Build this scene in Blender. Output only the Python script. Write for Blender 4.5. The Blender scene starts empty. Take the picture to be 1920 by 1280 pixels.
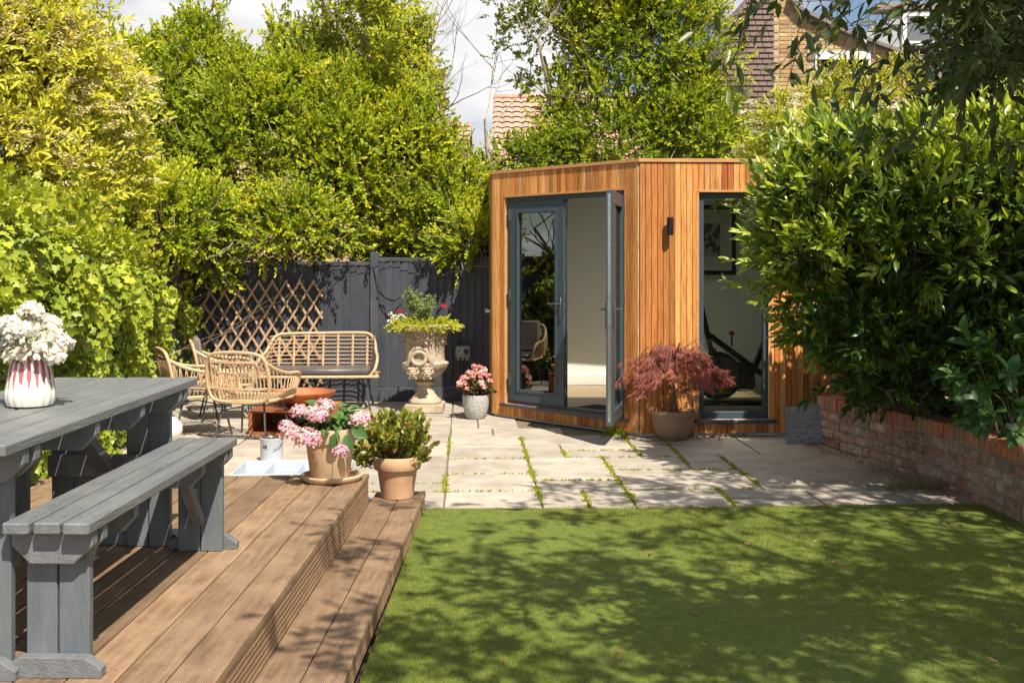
import bpy, bmesh, math, random
import numpy as np
from mathutils import Vector, Matrix
R = math.radians
random.seed(7)
rng = np.random.default_rng(11)
scene = bpy.context.scene
COL = scene.collection

# ------------------------------------------------------------------ camera, sky, sun
CAMZ, F, HY = 1.534, 2050.0, 497.0
cd = bpy.data.cameras.new('camera'); cam = bpy.data.objects.new('camera', cd); COL.objects.link(cam)
cam.location = (0, 0, CAMZ); cam.rotation_euler = (R(90), 0, 0)
cd.sensor_width = 36; cd.lens = F / 1920 * 36; cd.shift_y = -(640 - HY) / 1920
cd.clip_start = 0.05; cd.clip_end = 3000
scene.camera = cam
SUN = Vector((0.30, -0.62, 1.0)).normalized()
ELEV = math.asin(SUN.z)
scene.render.resolution_x, scene.render.resolution_y = 1024, 682
scene.view_settings.view_transform = 'Standard'; scene.view_settings.look = 'None'
scene.view_settings.exposure = 0.74; scene.view_settings.gamma = 1.0
w = bpy.data.worlds.new('World'); scene.world = w; w.use_nodes = True
nt = w.node_tree; N = nt.nodes; L = nt.links
bg = N['Background']; bg.inputs['Strength'].default_value = 0.068
sky = N.new('ShaderNodeTexSky'); sky.sky_type = 'NISHITA'; sky.sun_disc = False
sky.sun_elevation = ELEV; sky.sun_rotation = math.atan2(SUN.x, SUN.y)
sky.air_density = 1.0; sky.dust_density = 0.6; sky.ozone_density = 1.4
tc = N.new('ShaderNodeTexCoord'); sep = N.new('ShaderNodeSeparateXYZ'); L.new(tc.outputs['Generated'], sep.inputs[0])
add = N.new('ShaderNodeMath'); add.operation = 'ADD'; add.inputs[1].default_value = 0.22; L.new(sep.outputs['Z'], add.inputs[0])
dv = N.new('ShaderNodeVectorMath'); dv.operation = 'DIVIDE'
cmb = N.new('ShaderNodeCombineXYZ')
for k in range(3): L.new(add.outputs[0], cmb.inputs[k])
L.new(tc.outputs['Generated'], dv.inputs[0]); L.new(cmb.outputs[0], dv.inputs[1])
mp = N.new('ShaderNodeMapping'); mp.inputs['Location'].default_value = (15.5, 8.8, 0.0); L.new(dv.outputs[0], mp.inputs[0])
cn = N.new('ShaderNodeTexNoise'); cn.inputs['Scale'].default_value = 0.85; cn.inputs['Detail'].default_value = 9; cn.inputs['Roughness'].default_value = 0.52
L.new(mp.outputs[0], cn.inputs['Vector'])
cr = N.new('ShaderNodeValToRGB'); cr.color_ramp.elements[0].position = 0.47; cr.color_ramp.elements[1].position = 0.56
L.new(cn.outputs['Fac'], cr.inputs[0])
cn2 = N.new('ShaderNodeTexNoise'); cn2.inputs['Scale'].default_value = 2.4; cn2.inputs['Detail'].default_value = 6; L.new(mp.outputs[0], cn2.inputs['Vector'])
cc = N.new('ShaderNodeValToRGB')
cc.color_ramp.elements[0].color = (6.6, 6.65, 7.0, 1); cc.color_ramp.elements[1].color = (9.3, 9.2, 9.2, 1)
cc.color_ramp.elements[0].position = 0.35; cc.color_ramp.elements[1].position = 0.62
L.new(cn2.outputs['Fac'], cc.inputs[0])
mx = N.new('ShaderNodeMix'); mx.data_type = 'RGBA'
L.new(cr.outputs[0], mx.inputs[0]); L.new(sky.outputs[0], mx.inputs[6]); L.new(cc.outputs[0], mx.inputs[7]); L.new(mx.outputs[2], bg.inputs[0])
sl = bpy.data.lights.new('sun', 'SUN'); sl.energy = 4.9; sl.angle = R(0.55); sl.color = (1.0, 0.91, 0.77)
so = bpy.data.objects.new('sun', sl); COL.objects.link(so); so.rotation_euler = (-SUN).to_track_quat('-Z', 'Y').to_euler()
so.location = (4, -8, 12)

# ------------------------------------------------------------------ placing helpers
def G(px, py, z=0.0):
    Y = (CAMZ - z) * F / (py - HY); return Vector(((px - 960) * Y / F, Y, z))
def P(px, py, Y): return Vector(((px - 960) * Y / F, Y, CAMZ - (py - HY) * Y / F))
PR = Vector((0.9991, 0.0424, 0)); PA = Vector((-0.0424, 0.9991, 0))   # paving axes: right, away
def UV(u, v, z=0): return PR * u + PA * v + Vector((0, 0, z))

# ------------------------------------------------------------------ materials
def newmat(name):
    m = bpy.data.materials.new(name); m.use_nodes = True
    return m, m.node_tree.nodes, m.node_tree.links, m.node_tree.nodes['Principled BSDF']
def pmat(name, c1, c2=None, scale=8, rough=0.6, bump=0.0, bscale=40, stretch=(1, 1, 1), rnd=0.0, metal=0.0, detail=6, dirt=None, dscale=2.0, damt=0.5, spec=0.5, contrast=(0.35, 0.65), rndhue=None):
    m, N, L, b = newmat(name)
    c2 = c2 or tuple(x * 0.75 for x in c1)
    tc = N.new('ShaderNodeTexCoord'); oi = N.new('ShaderNodeObjectInfo')
    ad = N.new('ShaderNodeVectorMath'); ad.operation = 'MULTIPLY_ADD'
    cb = N.new('ShaderNodeCombineXYZ')
    for k in range(3): L.new(oi.outputs['Random'], cb.inputs[k])
    L.new(cb.outputs[0], ad.inputs[0]); ad.inputs[1].default_value = (17, 29, 41); L.new(tc.outputs['Object'], ad.inputs[2])
    mp = N.new('ShaderNodeMapping'); mp.inputs['Scale'].default_value = stretch; L.new(ad.outputs[0], mp.inputs[0])
    n = N.new('ShaderNodeTexNoise'); n.inputs['Scale'].default_value = scale; n.inputs['Detail'].default_value = detail; n.inputs['Roughness'].default_value = 0.62
    L.new(mp.outputs[0], n.inputs['Vector'])
    r = N.new('ShaderNodeValToRGB'); r.color_ramp.elements[0].color = (*c2, 1); r.color_ramp.elements[1].color = (*c1, 1)
    r.color_ramp.elements[0].position, r.color_ramp.elements[1].position = contrast
    L.new(n.outputs['Fac'], r.inputs[0]); out = r.outputs[0]
    if rndhue:
        rr = N.new('ShaderNodeValToRGB'); els = rr.color_ramp.elements
        for i, c in enumerate(rndhue):
            e = els[i] if i < 2 else els.new(i / (len(rndhue) - 1))
        for i, c in enumerate(rndhue):
            els[i].position = i / (len(rndhue) - 1); els[i].color = (*c, 1)
        L.new(oi.outputs['Random'], rr.inputs[0])
        mm = N.new('ShaderNodeMix'); mm.data_type = 'RGBA'; mm.blend_type = 'MULTIPLY'; mm.inputs[0].default_value = 1
        L.new(out, mm.inputs[6]); L.new(rr.outputs[0], mm.inputs[7]); out = mm.outputs[2]
    if rnd:
        mr = N.new('ShaderNodeMapRange'); mr.inputs['To Min'].default_value = 1 - rnd; mr.inputs['To Max'].default_value = 1 + rnd
        L.new(oi.outputs['Random'], mr.inputs['Value'])
        h = N.new('ShaderNodeHueSaturation'); L.new(mr.outputs[0], h.inputs['Value']); L.new(out, h.inputs['Color']); out = h.outputs[0]
    if dirt:
        n3 = N.new('ShaderNodeTexNoise'); n3.inputs['Scale'].default_value = dscale; n3.inputs['Detail'].default_value = 8; n3.inputs['Roughness'].default_value = 0.7
        L.new(ad.outputs[0], n3.inputs['Vector'])
        r3 = N.new('ShaderNodeValToRGB'); r3.color_ramp.elements[0].position = 0.48; r3.color_ramp.elements[1].position = 0.7
        r3.color_ramp.elements[1].color = (damt,) * 3 + (1,)
        L.new(n3.outputs['Fac'], r3.inputs[0])
        m3 = N.new('ShaderNodeMix'); m3.data_type = 'RGBA'; L.new(r3.outputs[0], m3.inputs[0]); L.new(out, m3.inputs[6]); m3.inputs[7].default_value = (*dirt, 1); out = m3.outputs[2]
    L.new(out, b.inputs['Base Color']); b.inputs['Roughness'].default_value = rough; b.inputs['Metallic'].default_value = metal
    b.inputs['Specular IOR Level'].default_value = spec
    if bump:
        n2 = N.new('ShaderNodeTexNoise'); n2.inputs['Scale'].default_value = bscale; n2.inputs['Detail'].default_value = 5
        L.new(mp.outputs[0], n2.inputs['Vector'])
        bp = N.new('ShaderNodeBump'); bp.inputs['Strength'].default_value = bump; bp.inputs['Distance'].default_value = 0.01
        L.new(n2.outputs['Fac'], bp.inputs['Height']); L.new(bp.outputs[0], b.inputs['Normal'])
    return m
def leafmat(name, stops, trans, rough=0.42, tf=0.4, spec=0.5):
    m, N, L, b = newmat(name)
    at = N.new('ShaderNodeAttribute'); at.attribute_name = 'v'
    r = N.new('ShaderNodeValToRGB'); els = r.color_ramp.elements
    for i in range(2, len(stops)): els.new(stops[i][0])
    for i, (p, c) in enumerate(stops): els[i].position = p; els[i].color = (*c, 1)
    L.new(at.outputs['Fac'], r.inputs[0]); L.new(r.outputs[0], b.inputs['Base Color'])
    b.inputs['Roughness'].default_value = rough; b.inputs['Specular IOR Level'].default_value = spec
    t = N.new('ShaderNodeBsdfTranslucent')
    mm = N.new('ShaderNodeMix'); mm.data_type = 'RGBA'; mm.blend_type = 'MULTIPLY'; mm.inputs[0].default_value = 1
    L.new(r.outputs[0], mm.inputs[6]); mm.inputs[7].default_value = (*trans, 1); L.new(mm.outputs[2], t.inputs['Color'])
    ms = N.new('ShaderNodeMixShader'); ms.inputs[0].default_value = tf
    L.new(b.outputs[0], ms.inputs[1]); L.new(t.outputs[0], ms.inputs[2]); L.new(ms.outputs[0], N['Material Output'].inputs[0])
    return m
def glassmat(name, tint, refl_ior=1.9):
    m, N, L, b = newmat(name); N.remove(b)
    t = N.new('ShaderNodeBsdfTransparent'); t.inputs[0].default_value = (*tint, 1)
    g = N.new('ShaderNodeBsdfGlossy'); g.inputs['Roughness'].default_value = 0.0; g.inputs[0].default_value = (0.95, 1, 0.98, 1)
    f = N.new('ShaderNodeFresnel'); f.inputs[0].default_value = refl_ior
    tc = N.new('ShaderNodeTexCoord'); n = N.new('ShaderNodeTexNoise'); n.inputs['Scale'].default_value = 1.3; L.new(tc.outputs['Object'], n.inputs['Vector'])
    bp = N.new('ShaderNodeBump'); bp.inputs['Strength'].default_value = 0.03; bp.inputs['Distance'].default_value = 0.02; L.new(n.outputs['Fac'], bp.inputs['Height']); L.new(bp.outputs[0], g.inputs['Normal'])
    ms = N.new('ShaderNodeMixShader'); L.new(f.outputs[0], ms.inputs[0]); L.new(t.outputs[0], ms.inputs[1]); L.new(g.outputs[0], ms.inputs[2])
    L.new(ms.outputs[0], N['Material Output'].inputs[0]); return m

M = {}
M['cedar'] = pmat('cedar', (0.68, 0.31, 0.085), (0.42, 0.15, 0.035), 9, 0.5, 0.25, 30, (9, 9, 0.55), rnd=0.24,
                  rndhue=[(1.0, 1.0, 1.0), (0.70, 0.50, 0.40), (1.2, 1.45, 2.0), (0.9, 0.72, 0.6), (1.1, 1.2, 1.25), (1.15, 1.4, 1.8), (0.55, 0.36, 0.30), (1, .9, .8), (1.25, 1.5, 1.9), (.8, .62, .5), (1.05, 1.1, 1.0)])
M['trim'] = pmat('pale_trim', (0.6, 0.33, 0.13), (0.48, 0.23, 0.08), 6, 0.5, 0.15, 30, (0.6, 6, 6))
M['frame'] = pmat('anthracite_frame', (0.052, 0.075, 0.092), (0.047, 0.068, 0.085), 3, 0.38, 0.03, 200)
M['sill'] = pmat('sill_paint', (0.06, 0.085, 0.105), None, 3, 0.35)
M['steel'] = pmat('steel', (0.6, 0.6, 0.6), (0.45, 0.45, 0.45), 20, 0.25, metal=1.0)
M['black'] = pmat('black_plastic', (0.012, 0.012, 0.014), None, 20, 0.4)
M['rubber'] = pmat('black_mat', (0.01, 0.01, 0.012), (0.03, 0.03, 0.032), 90, 0.9, 0.6, 120)
M['inwall'] = pmat('interior_plaster', (0.74, 0.78, 0.79), (0.72, 0.76, 0.77), 2, 0.8)
M['infloor'] = pmat('laminate_floor', (0.42, 0.30, 0.19), (0.33, 0.22, 0.13), 5, 0.4, stretch=(6, 0.6, 6))
M['white'] = pmat('white_paint', (0.78, 0.78, 0.76), (0.72, 0.72, 0.70), 5, 0.45)
M['glass'] = glassmat('door_glass', (0.42, 0.45, 0.45), 2.7)
M['glass2'] = glassmat('window_glass', (0.72, 0.78, 0.74), 1.55)
M['deck'] = None
M['grey'] = pmat('grey_wood_paint', (0.168, 0.178, 0.188), (0.125, 0.134, 0.144), 5, 0.48, 0.35, 26, (5, 0.5, 5), dirt=(0.24, 0.235, 0.22), dscale=2.6, damt=0.55, rnd=0.05)
M['greyend'] = pmat('grey_wood_vertical', (0.135, 0.158, 0.178), (0.105, 0.124, 0.142), 5, 0.5, 0.3, 24, (5, 5, 0.6), dirt=(0.22, 0.22, 0.2), dscale=3, damt=0.45, rnd=0.05)
M['fence'] = pmat('dark_fence_paint', (0.062, 0.070, 0.090), (0.046, 0.052, 0.070), 6, 0.62, 0.4, 30, (7, 7, 0.5), rnd=0.14, dirt=(0.14, 0.13, 0.12), dscale=5, damt=0.28)
M['trellis'] = pmat('trellis_wood', (0.54, 0.37, 0.22), (0.38, 0.24, 0.14), 12, 0.7, 0.2, 30, rnd=0.12)
M['slab'] = pmat('sandstone', (0.44, 0.395, 0.335), (0.335, 0.295, 0.245), 3.2, 0.8, 0.35, 18, rnd=0.13, dirt=(0.24, 0.20, 0.155), dscale=3.4, damt=0.75)
M['joint'] = pmat('joint_sand', (0.22, 0.17, 0.11), (0.13, 0.10, 0.06), 20, 0.95, 0.5, 60)
M['soil'] = pmat('soil', (0.09, 0.06, 0.04), (0.04, 0.028, 0.02), 14, 0.95, 1.0, 30)
M['turf'] = pmat('turf_base', (0.13, 0.175, 0.022), (0.08, 0.115, 0.016), 14, 0.85, 0.6, 60)
M['terra'] = pmat('terracotta', (0.60, 0.36, 0.21), (0.50, 0.28, 0.155), 5, 0.75, 0.12, 40, dirt=(0.62, 0.48, 0.36), dscale=4, damt=0.5)
M['cream'] = pmat('cream_terracotta', (0.62, 0.46, 0.30), (0.54, 0.37, 0.23), 6, 0.75, 0.15, 40, dirt=(0.42, 0.32, 0.2), dscale=6, damt=0.45)
M['oldterra'] = pmat('weathered_terracotta', (0.40, 0.27, 0.18), (0.28, 0.18, 0.12), 7, 0.85, 0.25, 50, dirt=(0.2, 0.18, 0.13), dscale=7, damt=0.7)
M['stone'] = pmat('urn_stone', (0.52, 0.44, 0.33), (0.36, 0.28, 0.2), 9, 0.85, 0.6, 35, dirt=(0.2, 0.15, 0.11), dscale=5, damt=0.65)
M['speck'] = pmat('speckled_stone_pot', (0.50, 0.49, 0.47), (0.30, 0.30, 0.29), 70, 0.8, 0.4, 90, contrast=(0.42, 0.56))
M['slate'] = pmat('grey_slab', (0.32, 0.31, 0.31), (0.17, 0.17, 0.175), 18, 0.85, 0.25, 60, (1, 1, 2.2), dirt=(0.28, 0.26, 0.23), dscale=6, damt=0.4)
M['rattan'] = pmat('rattan', (0.64, 0.46, 0.29), (0.50, 0.33, 0.18), 60, 0.5, 0.3, 150)
M['cushion'] = pmat('taupe_cushion', (0.19, 0.155, 0.13), (0.165, 0.13, 0.11), 6, 0.85, 0.3, 30)
M['dcushion'] = pmat('dark_cushion', (0.125, 0.11, 0.11), (0.09, 0.08, 0.08), 6, 0.38, 0.5, 9)
M['leg'] = pmat('grey_metal_leg', (0.09, 0.1, 0.11), None, 5, 0.35, metal=0.3)
M['rust'] = pmat('rusted_steel', (0.42, 0.145, 0.045), (0.26, 0.08, 0.03), 9, 0.7, 0.2, 60, dirt=(0.5, 0.2, 0.08), dscale=5, damt=0.6)
M['bark'] = pmat('pale_bark', (0.40, 0.33, 0.24), (0.24, 0.19, 0.13), 14, 0.85, 0.5, 30, (3, 3, 1))
M['dbark'] = pmat('dark_bark', (0.13, 0.10, 0.075), (0.07, 0.05, 0.04), 20, 0.9, 0.5, 40)
M['rbark'] = pmat('red_stem', (0.20, 0.12, 0.08), (0.12, 0.07, 0.04), 20, 0.8)
M['gstem'] = pmat('green_stem', (0.16, 0.17, 0.05), (0.12, 0.11, 0.04), 20, 0.7)
M['blkmetal'] = pmat('bike_black', (0.018, 0.018, 0.02), None, 5, 0.3)
M['red'] = pmat('red_knob', (0.6, 0.02, 0.015), None, 5, 0.35)
M['whiteplastic'] = pmat('white_plastic', (0.50, 0.55, 0.62), (0.46, 0.51, 0.58), 4, 0.35)
M['socket'] = pmat('socket_plastic', (0.32, 0.33, 0.33), None, 5, 0.5)
M['mortar'] = pmat('mortar', (0.46, 0.42, 0.35), (0.28, 0.25, 0.2), 14, 0.95, 0.8, 50, dirt=(0.07, 0.075, 0.045), dscale=3, damt=0.6)
M['brick'] = pmat('weathered_brick', (1.1, 1.1, 1.1), (0.5, 0.5, 0.5), 15, 0.9, 0.9, 40, rnd=0.15, dirt=(0.46, 0.42, 0.36), dscale=11, damt=0.75,
                  rndhue=[(0.52, 0.25, 0.18), (0.38, 0.19, 0.15), (0.56, 0.37, 0.25), (0.46, 0.22, 0.17), (0.60, 0.45, 0.30), (0.33, 0.22, 0.19), (0.52, 0.30, 0.22), (0.5, 0.24, 0.17)])
M['soldier'] = pmat('coping_brick', (0.95, 0.95, 0.95), (0.6, 0.6, 0.6), 15, 0.85, 0.5, 50, rnd=0.1, dirt=(0.22, 0.2, 0.15), dscale=6, damt=0.4,
                  rndhue=[(0.72, 0.26, 0.13), (0.66, 0.23, 0.12), (0.42, 0.30, 0.20), (0.72, 0.28, 0.15), (0.6, 0.22, 0.12), (0.36, 0.25, 0.18), (0.70, 0.25, 0.13)])
M['stock'] = pmat('yellow_stock_brick', (0.9, 0.9, 0.9), (0.65, 0.65, 0.65), 6, 0.9, rnd=0.12,
                  rndhue=[(0.58, 0.40, 0.18), (0.52, 0.33, 0.13), (0.62, 0.44, 0.22), (0.50, 0.28, 0.12), (0.60, 0.42, 0.19), (0.33, 0.22, 0.12), (0.64, 0.46, 0.24)])
M['paleMortar'] = pmat('pale_mortar', (0.48, 0.42, 0.30), None, 5, 0.95)
M['pantile'] = pmat('pink_pantile', (0.55, 0.33, 0.25), (0.42, 0.23, 0.17), 1.6, 0.85, 0.2, 10, dirt=(0.33, 0.25, 0.2), dscale=0.8, damt=0.6)
M['hung'] = pmat('brown_plain_tile', (0.22, 0.15, 0.13), (0.16, 0.105, 0.09), 3, 0.85, 0.2, 10, rnd=0.1)
M['slateroof'] = pmat('slate_roof', (0.26, 0.22, 0.20), (0.18, 0.15, 0.14), 3, 0.7, rnd=0.1)
M['lead'] = pmat('lead_grey', (0.35, 0.36, 0.37), (0.28, 0.29, 0.31), 3, 0.6)
M['winglass'] = pmat('far_glass', (0.16, 0.18, 0.19), None, 1, 0.12)
M['deadleaf'] = leafmat('dead_leaf', [(0, (0.20, 0.10, 0.045)), (0.5, (0.34, 0.22, 0.10)), (1, (0.5, 0.22, 0.04))], (1, 0.8, 0.5), 0.7, 0.15)
# foliage
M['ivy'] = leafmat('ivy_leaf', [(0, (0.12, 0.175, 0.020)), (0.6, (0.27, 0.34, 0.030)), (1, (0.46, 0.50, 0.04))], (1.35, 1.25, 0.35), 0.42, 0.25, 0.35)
M['elder'] = leafmat('elder_leaf', [(0, (0.24, 0.27, 0.025)), (0.6, (0.45, 0.46, 0.04)), (1, (0.60, 0.56, 0.05))], (1.3, 1.2, 0.4), 0.55, 0.27, 0.25)
M['umbel'] = leafmat('umbel_cream', [(0, (0.62, 0.53, 0.26)), (1, (0.80, 0.72, 0.42))], (1, 1, 0.8), 0.8, 0.3)
M['umbelw'] = leafmat('umbel_white', [(0, (0.66, 0.64, 0.45)), (1, (0.78, 0.76, 0.60))], (1, 1, 0.8), 0.8, 0.3)
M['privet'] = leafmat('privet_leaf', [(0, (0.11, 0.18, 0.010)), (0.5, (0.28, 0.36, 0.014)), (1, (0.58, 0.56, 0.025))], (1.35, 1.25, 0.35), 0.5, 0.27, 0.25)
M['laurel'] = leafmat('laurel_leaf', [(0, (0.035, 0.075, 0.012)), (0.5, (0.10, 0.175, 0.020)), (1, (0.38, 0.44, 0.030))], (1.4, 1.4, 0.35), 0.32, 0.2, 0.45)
M['olive'] = leafmat('canopy_leaf', [(0, (0.045, 0.075, 0.018)), (0.6, (0.085, 0.125, 0.028)), (1, (0.19, 0.23, 0.045))], (1.2, 1.3, 0.6), 0.4, 0.25, 0.5)
M['hydr'] = leafmat('broad_leaf', [(0, (0.045, 0.115, 0.030)), (0.6, (0.075, 0.165, 0.040)), (1, (0.12, 0.22, 0.05))], (1.2, 1.3, 0.6), 0.42, 0.3)
M['shrub'] = leafmat('olive_shrub_leaf', [(0, (0.14, 0.17, 0.025)), (0.5, (0.28, 0.31, 0.04)), (0.85, (0.36, 0.34, 0.06)), (1, (0.32, 0.17, 0.07))], (1.1, 1.1, 0.6), 0.35, 0.3)
M['maple'] = leafmat('maple_leaf', [(0, (0.20, 0.07, 0.062)), (0.6, (0.38, 0.135, 0.11)), (1, (0.50, 0.20, 0.115))], (1.3, 0.9, 0.6), 0.6, 0.4)
M['pinkfl'] = leafmat('pink_petal', [(0, (0.62, 0.20, 0.42)), (0.25, (0.76, 0.42, 0.52)), (0.65, (0.82, 0.60, 0.55)), (1, (0.84, 0.76, 0.60))], (1, 0.9, 0.9), 0.7, 0.3)
M['begonia'] = leafmat('begonia_petal', [(0, (0.80, 0.18, 0.18)), (0.5, (0.82, 0.42, 0.38)), (1, (0.84, 0.56, 0.50))], (1, 0.9, 0.9), 0.6, 0.3)
M['redfl'] = leafmat('red_petal', [(0, (0.6, 0.01, 0.02)), (1, (0.7, 0.03, 0.03))], (1, 0.9, 0.9), 0.6, 0.3)
M['whitefl'] = leafmat('white_petal', [(0, (0.84, 0.66, 0.50)), (0.25, (0.88, 0.82, 0.68)), (1, (0.90, 0.88, 0.80))], (1, 1, 1), 0.7, 0.3)
M['lime'] = leafmat('lime_leaf', [(0, (0.38, 0.42, 0.04)), (1, (0.60, 0.60, 0.07))], (1, 1, 0.5), 0.6, 0.35)
M['varieg'] = leafmat('variegated_leaf', [(0, (0.14, 0.22, 0.06)), (1, (0.42, 0.46, 0.17))], (1, 1, 0.6), 0.5, 0.35)
M['bronze'] = leafmat('bronze_leaf', [(0, (0.06, 0.06, 0.02)), (1, (0.15, 0.10, 0.035))], (1, 1, 0.6), 0.5, 0.3)
M['moss'] = leafmat('moss', [(0, (0.22, 0.28, 0.02)), (1, (0.46, 0.48, 0.05))], (1, 1, 0.5), 0.8, 0.3)
M['straw'] = leafmat('straw', [(0, (0.22, 0.17, 0.08)), (1, (0.34, 0.30, 0.14))], (1, 1, 0.7), 0.8, 0.2)
M['grass'] = leafmat('turf_blade', [(0, (0.12, 0.14, 0.014)), (0.6, (0.27, 0.275, 0.032)), (1, (0.48, 0.44, 0.11))], (1, 1, 0.5), 0.5, 0.3, 0.35)

def deckmat():
    m, N, L, b = newmat('ribbed_deck')
    tc = N.new('ShaderNodeTexCoord'); oi = N.new('ShaderNodeObjectInfo')
    ad = N.new('ShaderNodeVectorMath'); ad.operation = 'MULTIPLY_ADD'; cb = N.new('ShaderNodeCombineXYZ')
    for k in range(3): L.new(oi.outputs['Random'], cb.inputs[k])
    L.new(cb.outputs[0], ad.inputs[0]); ad.inputs[1].default_value = (17, 29, 41); L.new(tc.outputs['Object'], ad.inputs[2])
    mp = N.new('ShaderNodeMapping'); mp.inputs['Scale'].default_value = (7, 0.7, 7); L.new(ad.outputs[0], mp.inputs[0])
    n = N.new('ShaderNodeTexNoise'); n.inputs['Scale'].default_value = 6; n.inputs['Detail'].default_value = 8; L.new(mp.outputs[0], n.inputs['Vector'])
    r = N.new('ShaderNodeValToRGB'); r.color_ramp.elements[0].position = 0.3; r.color_ramp.elements[1].position = 0.7
    r.color_ramp.elements[0].color = (0.165, 0.10, 0.058, 1); r.color_ramp.elements[1].color = (0.30, 0.19, 0.112, 1); L.new(n.outputs['Fac'], r.inputs[0])
    n3 = N.new('ShaderNodeTexNoise'); n3.inputs['Scale'].default_value = 3.5; n3.inputs['Detail'].default_value = 9; n3.inputs['Roughness'].default_value = 0.7; L.new(ad.outputs[0], n3.inputs['Vector'])
    r3 = N.new('ShaderNodeValToRGB'); r3.color_ramp.elements[0].position = 0.42; r3.color_ramp.elements[1].position = 0.68; r3.color_ramp.elements[1].color = (0.6, 0.6, 0.6, 1); L.new(n3.outputs['Fac'], r3.inputs[0])
    m3 = N.new('ShaderNodeMix'); m3.data_type = 'RGBA'; L.new(r3.outputs[0], m3.inputs[0]); L.new(r.outputs[0], m3.inputs[6]); m3.inputs[7].default_value = (0.40, 0.275, 0.175, 1)
    mr = N.new('ShaderNodeMapRange'); mr.inputs['To Min'].default_value = 0.74; mr.inputs['To Max'].default_value = 1.2; L.new(oi.outputs['Random'], mr.inputs['Value'])
    h = N.new('ShaderNodeHueSaturation'); L.new(mr.outputs[0], h.inputs['Value']); L.new(m3.outputs[2], h.inputs['Color']); L.new(h.outputs[0], b.inputs['Base Color'])
    b.inputs['Roughness'].default_value = 0.65
    # fine milled ribs along the board
    sx = N.new('ShaderNodeSeparateXYZ'); L.new(tc.outputs['Object'], sx.inputs[0])
    mu = N.new('ShaderNodeMath'); mu.operation = 'MULTIPLY'; mu.inputs[1].default_value = 2 * math.pi / 0.0075; L.new(sx.outputs['X'], mu.inputs[0])
    sn = N.new('ShaderNodeMath'); sn.operation = 'SINE'; L.new(mu.outputs[0], sn.inputs[0])
    bp = N.new('ShaderNodeBump'); bp.inputs['Strength'].default_value = 0.8; bp.inputs['Distance'].default_value = 0.0016; L.new(sn.outputs[0], bp.inputs['Height']); L.new(bp.outputs[0], b.inputs['Normal'])
    return m
M['deck'] = deckmat()

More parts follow.
